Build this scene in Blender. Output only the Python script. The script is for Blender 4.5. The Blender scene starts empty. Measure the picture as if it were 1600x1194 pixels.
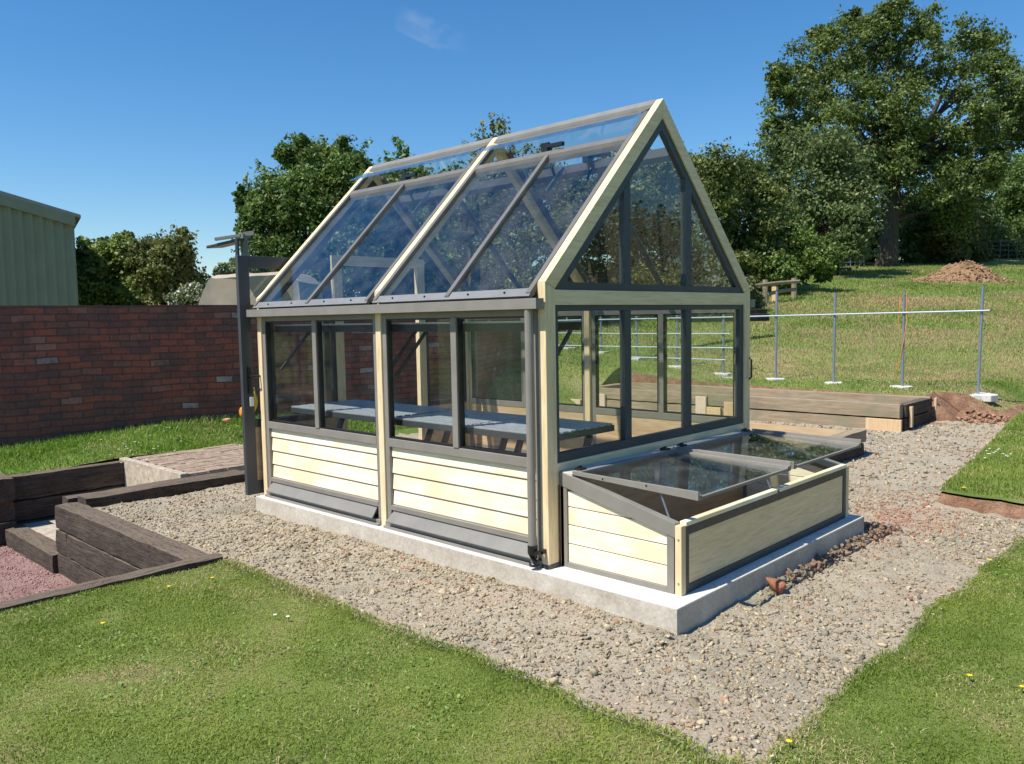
import bpy, math, random
import numpy as np
from mathutils import Vector, Matrix
random.seed(7); RNG = np.random.default_rng(11)
scn = bpy.context.scene
COL = scn.collection

# ------------------------------------------------------------------ camera maths
CAM = np.array([-3.600, -3.153, 1.507]); YAW, PIT, ROL = [math.radians(a) for a in (-46.361, -4.458, -1.0566)]
FPX = 1274.9
FW = np.array([-math.sin(YAW)*math.cos(PIT), math.cos(YAW)*math.cos(PIT), math.sin(PIT)])
RT0 = np.array([math.cos(YAW), math.sin(YAW), 0.0]); UP0 = np.cross(RT0, FW)
RT = RT0*math.cos(ROL)+UP0*math.sin(ROL); UP = -RT0*math.sin(ROL)+UP0*math.cos(ROL)
F2 = np.array([-math.sin(YAW), math.cos(YAW)]); R2 = RT0[:2]
def at(u, v, D):                     # point of the place that lies D metres ahead, measured off the photograph
    return CAM + (RT*(u-800)/FPX - UP*(v-597)/FPX + FW)*D

# ------------------------------------------------------------------ noise
def _h(ix, iy, s):
    n = (ix.astype(np.int64)*374761393 + iy.astype(np.int64)*668265263 + s*974634777) & 0x7fffffff
    n = ((n ^ (n >> 13))*1274126177) & 0x7fffffff
    return ((n ^ (n >> 16)) & 0xffff)/65535.0
def vnoise(x, y, s=0):
    x = np.asarray(x, float); y = np.asarray(y, float)
    ix = np.floor(x); iy = np.floor(y); fx = x-ix; fy = y-iy
    fx = fx*fx*(3-2*fx); fy = fy*fy*(3-2*fy)
    a = _h(ix, iy, s); b = _h(ix+1, iy, s); c = _h(ix, iy+1, s); d = _h(ix+1, iy+1, s)
    return (a*(1-fx)+b*fx)*(1-fy)+(c*(1-fx)+d*fx)*fy - .5
def fbm(x, y, s=0, o=3):
    r = 0; a = 1
    for k in range(o):
        r = r + a*vnoise(x*2**k, y*2**k, s+k); a *= .5
    return r
def sstep(t): t = np.clip(t, 0, 1); return t*t*(3-2*t)

# ------------------------------------------------------------------ terrain heights
def G(x, y):
    x = np.asarray(x, float); y = np.asarray(y, float)
    d = (x-CAM[0])*F2[0]+(y-CAM[1])*F2[1]; r = (x-CAM[0])*R2[0]+(y-CAM[1])*R2[1]
    b1 = np.clip(.06+.067*(x+.9), -.1, .43) - .19*np.clip(7.3-y, 0, 1)*(x < 3)
    b1 = np.maximum(b1, -.055)
    b2 = .27+.018*np.clip(y, -3, 8)
    b2 = b2-.24*(1-sstep((y+.15)/.55))
    w = sstep((x-6.5)/2.7)
    b = b1*(1-w)+b2*w
    b = b-.05*np.exp(-np.abs(x-9.4)/.4)*(y < 6.3)
    b = b-np.clip(7.3-y, 0, 1)*(b+.10)*(1-sstep((x-8.2)/1.2))*sstep((x+.3)/1.5)
    dd = np.maximum(d-14, 0); up = .11*np.minimum(dd, 44)+.03*np.maximum(dd-44, 0)
    up = up*np.clip(dd/3, 0, 1)
    t = r/np.maximum(d, 1)
    f = sstep((t+.06)/.14)*sstep((d-6)/8)
    fade = np.clip(1-(np.hypot(x, y)-150)/500, .25, 1)
    far = sstep((-y-6)/8)                      # behind the viewer the ground lies level
    b = b*(1-far)+(-.11)*far
    left = sstep((-x-2)/4); b = b*(1-left)+(-.1)*left
    return b + up*f*fade + .05*fbm(x*.35, y*.35, 5)*sstep((d-11)/6)
def gravz(x, y):
    x = np.asarray(x, float); y = np.asarray(y, float)
    return -.135+.03*np.clip(x-8.7, 0, 6) - .02*sstep((x-1)/3)*sstep((1-y)/2)*(x < 6) + .022*fbm(x*1.3, y*1.3, 9, 3)

# ------------------------------------------------------------------ object helpers
def tag(o, label=None, cat=None, group=None, kind=None):
    if label: o['label'] = label
    if cat: o['category'] = cat
    if group: o['group'] = group
    if kind: o['kind'] = kind
    return o
def thing(name, label, cat, loc=(0, 0, 0), group=None):
    o = bpy.data.objects.new(name, None); COL.objects.link(o); o.location = loc
    o.empty_display_size = .1
    return tag(o, label, cat, group)
def wloc(o):
    v = Vector((0, 0, 0))
    while o is not None: v += o.location; o = o.parent
    return v
class MB:
    def __init__(s): s.v = []; s.f = []
    def add(s, vs, fs):
        n = len(s.v); s.v += [tuple(map(float, p)) for p in vs]; s.f += [tuple(i+n for i in f) for f in fs]; return s
    def box(s, x0, x1, y0, y1, z0, z1):
        return s.hexa([(x0, y0, z0), (x1, y0, z0), (x1, y1, z0), (x0, y1, z0), (x0, y0, z1), (x1, y0, z1), (x1, y1, z1), (x0, y1, z1)])
    def hexa(s, p):
        return s.add(p, [(0, 3, 2, 1), (4, 5, 6, 7), (0, 1, 5, 4), (1, 2, 6, 5), (2, 3, 7, 6), (3, 0, 4, 7)])
    def prism(s, poly, ax, a, b):      # poly in the plane across axis ax, extruded a..b
        def P(q, t):
            return (t, q[0], q[1]) if ax == 'x' else (q[0], t, q[1]) if ax == 'y' else (q[0], q[1], t)
        n = len(poly); vs = [P(q, a) for q in poly]+[P(q, b) for q in poly]
        area = sum(poly[i][0]*poly[(i+1) % n][1]-poly[(i+1) % n][0]*poly[i][1] for i in range(n))
        fl = (area > 0) ^ (ax == 'y')
        fs = [tuple(range(n)), tuple(range(2*n-1, n-1, -1))]+[(i, i+n, (i+1) % n+n, (i+1) % n) for i in range(n)]
        if fl: fs = [tuple(reversed(f)) for f in fs]
        return s.add(vs, fs)
    def bar(s, a, b, w, h, up=(0, 0, 1)):  # rectangular bar from a to b
        a = Vector(a); b = Vector(b); d = (b-a).normalized(); u = Vector(up); sd = d.cross(u)
        if sd.length < 1e-4: sd = d.cross(Vector((1, 0, 0)))
        sd.normalize(); u = sd.cross(d)
        q = [(-1, -1), (1, -1), (1, 1), (-1, 1)]
        return s.hexa([a+sd*w/2*i+u*h/2*j for i, j in q]+[b+sd*w/2*i+u*h/2*j for i, j in q])
    def tube(s, pts, rad, n=8):
        pts = [Vector(p) for p in pts]
        if not hasattr(rad, '__len__'): rad = [rad]*len(pts)
        vs = []; ref = Vector((.13, .31, .94))
        for i, p in enumerate(pts):
            d = (pts[min(i+1, len(pts)-1)]-pts[max(i-1, 0)]).normalized()
            a = d.cross(ref)
            if a.length < .05: a = d.cross(Vector((1, 0, 0)))
            a.normalize(); b = d.cross(a)
            vs += [p+(a*math.cos(2*math.pi*k/n)+b*math.sin(2*math.pi*k/n))*rad[i] for k in range(n)]
        fs = []
        for i in range(len(pts)-1):
            for k in range(n):
                fs.append((i*n+k, i*n+(k+1) % n, (i+1)*n+(k+1) % n, (i+1)*n+k))
        fs += [tuple(reversed(range(n))), tuple(range((len(pts)-1)*n, len(pts)*n))]
        return s.add(vs, fs)
    def build(s, name, mat, parent=None, bevel=0.0, smooth=False, loc=None):
        me = bpy.data.meshes.new(name)
        if loc is None: loc = (0, 0, 0) if parent is None else wloc(parent)
        L = Vector(loc)
        me.from_pydata([tuple(Vector(p)-L) for p in s.v], [], s.f); me.update()
        me.materials.append(mat)
        if smooth: me.polygons.foreach_set('use_smooth', [True]*len(me.polygons))
        o = bpy.data.objects.new(name, me); COL.objects.link(o)
        if parent is not None: o.parent = parent
        else: o.location = L
        if bevel:
            b = o.modifiers.new('bevel', 'BEVEL'); b.width = bevel; b.segments = 2; b.limit_method = 'ANGLE'; b.angle_limit = .6
        return o
def npmesh(name, V, F, mat, parent=None, col=None, smooth=False, loc=(0, 0, 0)):
    """V (n,3), F (m,k) all polygons with k corners; col (n,3) per vertex"""
    if parent is not None: loc = wloc(parent)
    V = np.asarray(V, np.float32)-np.array(loc, np.float32); F = np.asarray(F, np.int32)
    me = bpy.data.meshes.new(name); m, k = F.shape
    me.vertices.add(len(V)); me.vertices.foreach_set('co', V.ravel())
    me.loops.add(m*k); me.loops.foreach_set('vertex_index', F.ravel())
    me.polygons.add(m); me.polygons.foreach_set('loop_start', np.arange(0, m*k, k, dtype=np.int32))
    me.polygons.foreach_set('loop_total', np.full(m, k, np.int32))
    if smooth: me.polygons.foreach_set('use_smooth', np.ones(m, bool))
    me.update(calc_edges=True)
    if col is not None:
        a = me.color_attributes.new('tint', 'FLOAT_COLOR', 'POINT')
        c = np.ones((len(V), 4), np.float32); c[:, :3] = col; a.data.foreach_set('color', c.ravel())
    me.materials.append(mat)
    o = bpy.data.objects.new(name, me); COL.objects.link(o)
    if parent is not None: o.parent = parent
    else: o.location = loc
    return o
def gridmesh(name, xs, ys, zf, mat, keep=None, warp=None, smooth=True):
    X, Y = np.meshgrid(xs, ys, indexing='ij'); nx, ny = X.shape
    Xw, Yw = (X, Y) if warp is None else warp(X, Y)
    Z = zf(Xw, Yw)
    V = np.stack([Xw, Yw, Z], -1).reshape(-1, 3)
    i, j = np.meshgrid(np.arange(nx-1), np.arange(ny-1), indexing='ij')
    if keep is not None:
        k = keep((X[:-1, :-1]+X[1:, 1:])/2, (Y[:-1, :-1]+Y[1:, 1:])/2); i = i[k]; j = j[k]
    i = i.ravel(); j = j.ravel()
    F = np.stack([i*ny+j, (i+1)*ny+j, (i+1)*ny+j+1, i*ny+j+1], -1)
    used = np.unique(F); mp = np.full(len(V), -1); mp[used] = np.arange(len(used))
    return npmesh(name, V[used], mp[F], mat, smooth=smooth)
def cuts(*segs):       # (a, b, step) ... -> sorted coordinates
    o = []
    for a, b, st in segs: o += list(np.arange(a, b, st))
    o.append(segs[-1][1]); return np.array(o)

# ------------------------------------------------------------------ materials
def newmat(name):
    m = bpy.data.materials.new(name); m.use_nodes = True
    nt = m.node_tree; b = nt.nodes['Principled BSDF']; b.inputs['Roughness'].default_value = .7
    return m, nt, b
def N(nt, t, **kw):
    n = nt.nodes.new(t)
    for k, v in kw.items():
        if k.startswith('i_'): n.inputs[k[2:].replace('_', ' ')].default_value = v
        else: setattr(n, k, v)
    return n
def ramp(nt, src, stops, interp='LINEAR'):
    r = nt.nodes.new('ShaderNodeValToRGB'); r.color_ramp.interpolation = interp
    e = r.color_ramp.elements
    while len(e) < len(stops): e.new(.5)
    for q, (p, c) in zip(e, stops): q.position = p; q.color = (*c, 1) if len(c) == 3 else c
    nt.links.new(src, r.inputs[0]); return r.outputs[0]
def coords(nt, scale=(1, 1, 1), src='Object', rnd=True):
    tc = N(nt, 'ShaderNodeTexCoord'); mp = N(nt, 'ShaderNodeMapping'); mp.inputs['Scale'].default_value = scale
    if rnd:
        oi = N(nt, 'ShaderNodeObjectInfo'); ml = N(nt, 'ShaderNodeMath', operation='MULTIPLY'); ml.inputs[1].default_value = 37.0
        nt.links.new(oi.outputs['Random'], ml.inputs[0])
        ad = N(nt, 'ShaderNodeVectorMath', operation='ADD'); nt.links.new(tc.outputs[src], ad.inputs[0]); nt.links.new(ml.outputs[0], ad.inputs[1])
        nt.links.new(ad.outputs[0], mp.inputs[0])
    else: nt.links.new(tc.outputs[src], mp.inputs[0])
    return mp.outputs[0]
def noise(nt, vec, sc, det=4, rough=.55, dist=0):
    n = N(nt, 'ShaderNodeTexNoise'); n.inputs['Scale'].default_value = sc; n.inputs['Detail'].default_value = det
    n.inputs['Roughness'].default_value = rough; n.inputs['Distortion'].default_value = dist
    if vec is not None: nt.links.new(vec, n.inputs['Vector'])
    return n.outputs['Fac']
def bump(nt, h, b, strength=.3, dist=.01):
    n = N(nt, 'ShaderNodeBump'); n.inputs['Strength'].default_value = strength; n.inputs['Distance'].default_value = dist
    nt.links.new(h, n.inputs['Height']); nt.links.new(n.outputs[0], b.inputs['Normal'])
def mix(nt, fac, a, b, mode='MIX'):
    n = N(nt, 'ShaderNodeMix', data_type='RGBA', blend_type=mode)
    for s, v in ((n.inputs[0], fac), (n.inputs[6], a), (n.inputs[7], b)):
        if hasattr(v, 'is_output'): nt.links.new(v, s)
        elif isinstance(v, (int, float)): s.default_value = v
        else: s.default_value = (*v, 1)
    return n.outputs[2]
def wood(name, c1, c2, axis, rough=.6, fine=45, c3=None, bumps=.15):
    m, nt, b = newmat(name)
    s = {'x': (.9, 9, 9), 'y': (9, .9, 9), 'z': (9, 9, .9)}[axis]
    v = coords(nt, s); n1 = noise(nt, v, 1.6, 3, .6, 1.2); n2 = noise(nt, v, fine/9, 5, .6, .4)
    c = ramp(nt, n1, [(.3, c1), (.7, c2)])
    g = ramp(nt, n2, [(.3, (.70, .62, .52)), (.58, (1, 1, 1))])
    c = mix(nt, .6, c, g, 'MULTIPLY')
    if c3:
        k = noise(nt, coords(nt, (1, 1, 1)), 2.2, 2)
        c = mix(nt, ramp(nt, k, [(.5, (0, 0, 0)), (.66, (1, 1, 1))]), c, c3)
    nt.links.new(c, b.inputs['Base Color']); b.inputs['Roughness'].default_value = rough
    bump(nt, n2, b, bumps, .004); return m
PW1, PW2 = (.75, .57, .33), (.82, .68, .43)
W = {a: wood('pale_softwood_'+a, PW1, PW2, a) for a in 'xyz'}
BOARD = {a: wood('siding_softwood_'+a, (.90, .78, .53), (.95, .89, .72), a, c3=(.87, .68, .43)) for a in 'xy'}
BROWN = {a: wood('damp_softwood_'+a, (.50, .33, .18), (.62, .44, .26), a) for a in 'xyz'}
OLDT = {a: wood('weathered_timber_'+a, (.25, .19, .12), (.36, .29, .20), a, .85, c3=(.22, .20, .13), bumps=.6) for a in 'xyz'}
NEWT = {a: wood('fresh_timber_'+a, (.62, .42, .22), (.66, .50, .31), a, .7) for a in 'xyz'}
LINING = wood('tan_lining_board', (.56, .38, .21), (.68, .49, .29), 'y', fine=60)
def sleeper(name, axis):
    m, nt, b = newmat(name)
    s = {'x': (1.2, 11, 11), 'y': (11, 1.2, 11), 'z': (11, 11, 1.2)}[axis]
    v = coords(nt, s); n1 = noise(nt, v, 2.2, 6, .65, .8); n2 = noise(nt, coords(nt), 3.5, 5, .6)
    c = ramp(nt, n1, [(.3, (.018, .013, .010)), (.5, (.048, .034, .024)), (.72, (.10, .073, .052))])
    c = mix(nt, ramp(nt, n2, [(.35, (0, 0, 0)), (.75, (.5, .5, .5))]), c, (.125, .092, .068))
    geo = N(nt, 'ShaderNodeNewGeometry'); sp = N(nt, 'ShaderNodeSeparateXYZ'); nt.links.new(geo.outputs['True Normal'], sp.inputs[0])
    lit_dust = ramp(nt, sp.outputs['Z'], [(.5, (0, 0, 0)), (.9, (.38, .38, .38))])    # upper faces paler: sunlit tops put into the colour, with some grit
    c = mix(nt, lit_dust, c, (.27, .205, .14))
    ck = N(nt, 'ShaderNodeTexNoise'); ck.inputs['Scale'].default_value = 3.0; ck.inputs['Detail'].default_value = 3; ck.inputs['Distortion'].default_value = 1.5; nt.links.new(v, ck.inputs['Vector'])
    cr = ramp(nt, ck.outputs['Fac'], [(.47, (1, 1, 1)), (.495, (.15, .13, .12)), (.51, (.15, .13, .12)), (.535, (1, 1, 1))])
    c = mix(nt, .8, c, cr, 'MULTIPLY')
    nt.links.new(c, b.inputs['Base Color']); b.inputs['Roughness'].default_value = .9
    bump(nt, n1, b, 1, .016); return m
SLP = {a: sleeper('creosoted_sleeper_'+a, a) for a in 'xyz'}
def metal(name, c, rough=.45, met=.0):
    m, nt, b = newmat(name)
    k = noise(nt, coords(nt), 6, 3); cc = mix(nt, ramp(nt, k, [(.35, (0, 0, 0)), (.7, (1, 1, 1))]), tuple(x*.9 for x in c), tuple(x*1.06 for x in c))
    nt.links.new(cc, b.inputs['Base Color']); b.inputs['Roughness'].default_value = rough; b.inputs['Metallic'].default_value = met
    r = ramp(nt, noise(nt, coords(nt), 25, 4), [(.3, (rough-.08,)*3), (.7, (rough+.1,)*3)]); nt.links.new(r, b.inputs['Roughness'])
    return m
GREY = metal('anthracite_powder_coat', (.235, .215, .185), .5)
ROOFBAR = metal('dimmed_bar_coat', (.14, .13, .118), .5)  # darkened copy of the frame coat, dims the sunlit bars through colour
GREYD = metal('dark_shaded_coat', (.05, .055, .06), .45)  # frame grey with the gable side's shade put in; also plain dark metal
GREYL = metal('light_grey_coat', (.20, .19, .17), .5)
GALV = metal('galvanised_steel', (.23, .27, .33), .4, .3)
RAILM = metal('pale_aluminium', (.42, .50, .55), .4, .1)
BLACK = metal('black_plastic', (.012, .012, .013), .35)
SLAT = metal('staging_aluminium', (.42, .45, .48), .4, .3)
WHITE = metal('white_plastic', (.78, .78, .76), .5)
ORANGE = metal('orange_fabric', (.75, .27, .03), .7)
YELLOW = metal('yellow_plastic', (.75, .5, .04), .5)
def glass(name, ior=1.5, tint=(.93, .955, .95), dirt=.03):
    m = bpy.data.materials.new(name); m.use_nodes = True; nt = m.node_tree; nt.nodes.clear()
    out = N(nt, 'ShaderNodeOutputMaterial'); tr = N(nt, 'ShaderNodeBsdfTransparent'); gl = N(nt, 'ShaderNodeBsdfGlossy')
    df = N(nt, 'ShaderNodeBsdfDiffuse'); df.inputs[0].default_value = (.62, .66, .68, 1)
    tr.inputs[0].default_value = (*tint, 1); gl.inputs['Roughness'].default_value = .012; gl.inputs[0].default_value = (.95, .97, 1, 1)
    ge = N(nt, 'ShaderNodeNewGeometry'); dt = N(nt, 'ShaderNodeVectorMath', operation='DOT_PRODUCT'); nt.links.new(ge.outputs['Normal'], dt.inputs[0]); nt.links.new(ge.outputs['Incoming'], dt.inputs[1])
    def mth(op, a, b=None):
        k = N(nt, 'ShaderNodeMath', operation=op); nt.links.new(a, k.inputs[0]) if hasattr(a, 'is_output') else setattr(k.inputs[0], 'default_value', a)
        if b is not None: nt.links.new(b, k.inputs[1]) if hasattr(b, 'is_output') else setattr(k.inputs[1], 'default_value', b)
        return k.outputs[0]
    f0 = ((ior-1)/(ior+1))**2
    sch = mth('ADD', mth('MULTIPLY', mth('POWER', mth('SUBTRACT', 1.0, mth('ABSOLUTE', dt.outputs['Value'])), 5.0), 1-f0), f0)
    mx = N(nt, 'ShaderNodeMixShader'); nt.links.new(sch, mx.inputs[0]); nt.links.new(tr.outputs[0], mx.inputs[1]); nt.links.new(gl.outputs[0], mx.inputs[2])
    m2 = N(nt, 'ShaderNodeMixShader'); k = noise(nt, coords(nt), 5, 6, .65)
    nt.links.new(ramp(nt, k, [(.42, (0, 0, 0)), (.75, (dirt*3,)*3)]), m2.inputs[0])
    nt.links.new(mx.outputs[0], m2.inputs[1]); nt.links.new(df.outputs[0], m2.inputs[2]); nt.links.new(m2.outputs[0], out.inputs[0])
    return m
GLASS = glass('window_glass', 1.40, (.96, .975, .96), .005)
ROOFG = glass('roof_glass', 1.52, (.90, .92, .90), .010)
LIDG = glass('lid_glass', 1.27, (.90, .93, .90), .012)
def concrete(name, c, c2, sc=6):
    m, nt, b = newmat(name); v = coords(nt)
    n1 = noise(nt, v, sc, 6, .65); n2 = noise(nt, v, 45, 4)
    c_ = ramp(nt, n1, [(.3, c), (.65, c2)]); c_ = mix(nt, .35, c_, ramp(nt, n2, [(.35, (.6, .6, .6)), (.6, (1, 1, 1))]), 'MULTIPLY')
    nt.links.new(c_, b.inputs['Base Color']); b.inputs['Roughness'].default_value = .9; bump(nt, n2, b, .5, .006); return m
CONC = concrete('foundation_concrete', (.42, .36, .29), (.58, .53, .44), 5)
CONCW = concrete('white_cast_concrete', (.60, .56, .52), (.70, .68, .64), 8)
def attrmat(name, rough=.8, mul=1, trans=0, noise_sc=0, bumps=0, spec=None):
    m, nt, b = newmat(name)
    a = N(nt, 'ShaderNodeAttribute', attribute_name='tint'); c = a.outputs['Color']
    if noise_sc:
        k = noise(nt, coords(nt), noise_sc, 4, .6)
        c = mix(nt, .7, c, ramp(nt, k, [(.3, (.62, .6, .58)), (.65, (1, 1, 1))]), 'MULTIPLY')
        if bumps: bump(nt, k, b, bumps, .01)
    nt.links.new(c, b.inputs['Base Color']); b.inputs['Roughness'].default_value = rough
    if spec is not None: b.inputs['Specular IOR Level'].default_value = spec
    if trans:
        tl = N(nt, 'ShaderNodeBsdfTranslucent'); nt.links.new(mix(nt, .6, c, (.9, 1.0, .35), 'MULTIPLY') if False else c, tl.inputs[0])
        mx = N(nt, 'ShaderNodeMixShader'); mx.inputs[0].default_value = trans
        nt.links.new(b.outputs[0], mx.inputs[1]); nt.links.new(tl.outputs[0], mx.inputs[2])
        nt.links.new(mx.outputs[0], nt.nodes['Material Output'].inputs[0])
    return m
STONE = attrmat('crushed_stone', .92, noise_sc=60, bumps=.4, spec=.2)
BLADE = attrmat('grass_blade', .55, trans=.35, spec=.3)
LEAF = attrmat('leaf', .5, trans=.3, spec=.35)
def groundmat(name, cols, sc=3, fine=60, bs=.6, bd=.01):
    m, nt, b = newmat(name); v = coords(nt, rnd=False)
    n1 = noise(nt, v, sc, 5, .6); n2 = noise(nt, v, fine, 5, .7)
    c = ramp(nt, n1, cols); c = mix(nt, .7, c, ramp(nt, n2, [(.3, (.45, .42, .4)), (.62, (1, 1, 1))]), 'MULTIPLY')
    nt.links.new(c, b.inputs['Base Color']); b.inputs['Roughness'].default_value = .95; b.inputs['Specular IOR Level'].default_value = .1
    bump(nt, n2, b, bs, bd); return m
GRAV = groundmat('dusty_hardcore', [(.35, (.37, .33, .25)), (.5, (.46, .405, .305)), (.66, (.43, .35, .265))], 1.6, 55, .8, .02)
SOILR = groundmat('red_soil', [(.3, (.20, .11, .07)), (.55, (.33, .19, .12)), (.7, (.42, .28, .18))], 5, 35, .9, .03)
SOILT = groundmat('tan_soil', [(.3, (.22, .13, .07)), (.55, (.35, .22, .125)), (.7, (.42, .28, .17))], 4, 30, .9, .05)
SOILD = groundmat('dark_soil', [(.3, (.045, .03, .02)), (.6, (.09, .065, .045))], 5, 50, .9, .02)
TURF = groundmat('lawn_turf', [(.35, (.15, .21, .045)), (.55, (.22, .28, .07)), (.7, (.33, .29, .13))], 2.2, 90, .8, .02)
PINK = groundmat('pink_gravel_bed', [(.35, (.32, .19, .17)), (.6, (.40, .26, .23))], 4, 70, .9, .02)
def meadowmat():
    m, nt, b = newmat('meadow_grass'); v = coords(nt, rnd=False)
    n1 = noise(nt, v, .55, 6, .62, .3); n2 = noise(nt, v, 14, 6, .75); n3 = noise(nt, v, .13, 3)
    c = ramp(nt, n1, [(.36, (.13, .20, .04)), (.48, (.23, .28, .075)), (.58, (.38, .33, .15)), (.68, (.48, .34, .2))])
    c = mix(nt, ramp(nt, n3, [(.42, (.7, .7, .7)), (.62, (0, 0, 0))]), c, (.18, .25, .065))
    c = mix(nt, .55, c, ramp(nt, n2, [(.3, (.45, .5, .42)), (.6, (1, 1, 1))]), 'MULTIPLY')
    nt.links.new(c, b.inputs['Base Color']); b.inputs['Roughness'].default_value = .95; b.inputs['Specular IOR Level'].default_value = .1
    bump(nt, n2, b, .8, .06); return m
MEADOW = meadowmat()
def brickmat():
    m, nt, b = newmat('old_red_brick'); tc = N(nt, 'ShaderNodeTexCoord')
    sp = N(nt, 'ShaderNodeSeparateXYZ'); nt.links.new(tc.outputs['Object'], sp.inputs[0])
    cb = N(nt, 'ShaderNodeCombineXYZ'); nt.links.new(sp.outputs['X'], cb.inputs[0]); nt.links.new(sp.outputs['Z'], cb.inputs[1])
    wv = noise(nt, tc.outputs['Object'], 1.3, 3); wn = N(nt, 'ShaderNodeMath', operation='MULTIPLY'); wn.inputs[1].default_value = .085; nt.links.new(wv, wn.inputs[0])
    av = N(nt, 'ShaderNodeVectorMath', operation='ADD'); nt.links.new(cb.outputs[0], av.inputs[0]); nt.links.new(wn.outputs[0], av.inputs[1])
    br = N(nt, 'ShaderNodeTexBrick'); br.offset = .5; br.inputs['Scale'].default_value = 1; br.inputs['Brick Width'].default_value = .232
    br.inputs['Row Height'].default_value = .085; br.inputs['Mortar Size'].default_value = .008; br.inputs['Mortar Smooth'].default_value = .3; br.inputs['Bias'].default_value = 0
    br.inputs['Color1'].default_value = (0, 0, 0, 1); br.inputs['Color2'].default_value = (1, 1, 1, 1); br.inputs['Mortar'].default_value = (.5, .5, .5, 1)
    nt.links.new(av.outputs[0], br.inputs['Vector'])
    c = ramp(nt, br.outputs['Color'], [(0, (.25, .082, .05)), (.3, (.33, .105, .062)), (.5, (.22, .082, .055)), (.72, (.15, .085, .066)), (.9, (.30, .12, .075)), (.95, (.31, .15, .10)), (.985, (.40, .34, .32))])
    n1 = noise(nt, tc.outputs['Object'], 3.0, 6, .7); n2 = noise(nt, tc.outputs['Object'], 28, 5, .7)
    c = mix(nt, ramp(nt, n1, [(.45, (0, 0, 0)), (.7, (.8, .8, .8))]), c, (.085, .055, .048))
    c = mix(nt, .6, c, ramp(nt, n2, [(.3, (.5, .5, .5)), (.62, (1, 1, 1))]), 'MULTIPLY')
    mo = ramp(nt, br.outputs['Fac'], [(.1, (0, 0, 0)), (.9, (1, 1, 1))])
    c = mix(nt, mix(nt, .55, mo, ramp(nt, n1, [(.4, (0, 0, 0)), (.6, (1, 1, 1))]), 'MULTIPLY'), c, (.075, .055, .048))
    ef = noise(nt, tc.outputs['Object'], 7.0, 5, .8)
    c = mix(nt, ramp(nt, ef, [(.66, (0, 0, 0)), (.74, (.6, .6, .6))]), c, (.34, .28, .26))
    zz = N(nt, 'ShaderNodeMath', operation='ADD'); nt.links.new(sp.outputs['Z'], zz.inputs[0]); nt.links.new(wn.outputs[0], zz.inputs[1])
    c = mix(nt, ramp(nt, zz.outputs[0], [(0.05, (.7, .7, .7)), (.55, (0, 0, 0))]), c, (.085, .06, .055))   # darker low on the wall
    sub = N(nt, 'ShaderNodeMath', operation='SUBTRACT'); nt.links.new(n2, sub.inputs[0]); nt.links.new(br.outputs['Fac'], sub.inputs[1])
    nt.links.new(c, b.inputs['Base Color']); b.inputs['Roughness'].default_value = .9; bump(nt, sub.outputs[0], b, 1, .012); return m
BRICK = brickmat()
def barkmat():
    m, nt, b = newmat('bark'); v = coords(nt, (6, 6, 1)); n1 = noise(nt, v, 2, 6, .7)
    nt.links.new(ramp(nt, n1, [(.3, (.025, .02, .015)), (.7, (.10, .08, .06))]), b.inputs['Base Color']); b.inputs['Roughness'].default_value = .95
    bump(nt, n1, b, 1, .05); return m
BARK = barkmat()
def plain(name, c, rough=.8, sc=4, var=.15):
    m, nt, b = newmat(name); k = noise(nt, coords(nt), sc, 5, .6)
    nt.links.new(ramp(nt, k, [(.3, tuple(x*(1-var) for x in c)), (.7, tuple(min(1, x*(1+var)) for x in c))]), b.inputs['Base Color'])
    b.inputs['Roughness'].default_value = rough; bump(nt, k, b, .2, .01); return m
CLAD = plain('sage_green_steel_cladding', (.20, .215, .145), .6, 2, .08)
TARP = plain('tan_canvas', (.40, .33, .255), .85, 3, .12)
PAVER = plain('sandy_brick_paver', (.29, .215, .155), .95, 14, .4)
RUBBLE = plain('pale_rubble_mortar', (.42, .35, .27), .95, 14, .3)

# ------------------------------------------------------------------ ground surfaces
def hole(x, y):
    a = (x > -14) & (x < 9.4) & (y > -12) & (y < 6.3)
    b = (x >= 9.4) & (x < 14) & (y > -12) & (y < -.15) | (x >= 9.4) & (x < 9.9) & (y < .75) & (y > -12)
    d = (x > -1.15) & (x < 1.5) & (y >= 6.3) & (y < 6.6)
    c = (x > -14) & (x < -1.15) & (y >= 6.3) & (y < 10.5)
    return a | b | c | d
xs = cuts((-900, -100, 100), (-100, -14, 8.6), (-14, -1.15, 1.285), (-1.15, 1.5, .265), (1.5, 9.4, .25), (9.4, 9.9, .1), (9.9, 14, .205), (14, 70, .7), (70, 200, 10), (200, 2000, 150))
ys = cuts((-900, -100, 100), (-100, -12, 8.8), (-12, -.15, .79), (-.15, .75, .15), (.75, 6.3, .185), (6.3, 6.6, .1), (6.6, 10.5, .195), (10.5, 60, .75), (60, 200, 10), (200, 2000, 150))
def mz(x, y):
    z = G(x, y); far = np.hypot(x, y)
    return np.where(far > 400, z*np.clip(1-(far-400)/600, .2, 1), z)
tag(gridmesh('meadow_ground', xs, ys, mz, MEADOW, keep=lambda x, y: ~hole(x, y)), kind='structure')
# gravel yard
gx = cuts((-1.06, 4.2, .035), (4.2, 14, .14)); gy = cuts((-12, -2, .5), (-2, 5, .035), (5, 6.34, .09))
def gz(x, y):
    n = .022*fbm(x*8, y*8, 21, 3)+.014*np.abs(fbm(x*22, y*22, 31, 2))
    edge = np.exp(-((x+.2)/.22)**2)*((y > -.95) & (y < 3.4))*.02
    return gravz(x, y)+n+edge
tag(gridmesh('gravel_yard', gx, gy, gz, GRAV, keep=lambda x, y: ~((x < .1) & (y > 4.9))), kind='structure')
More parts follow.
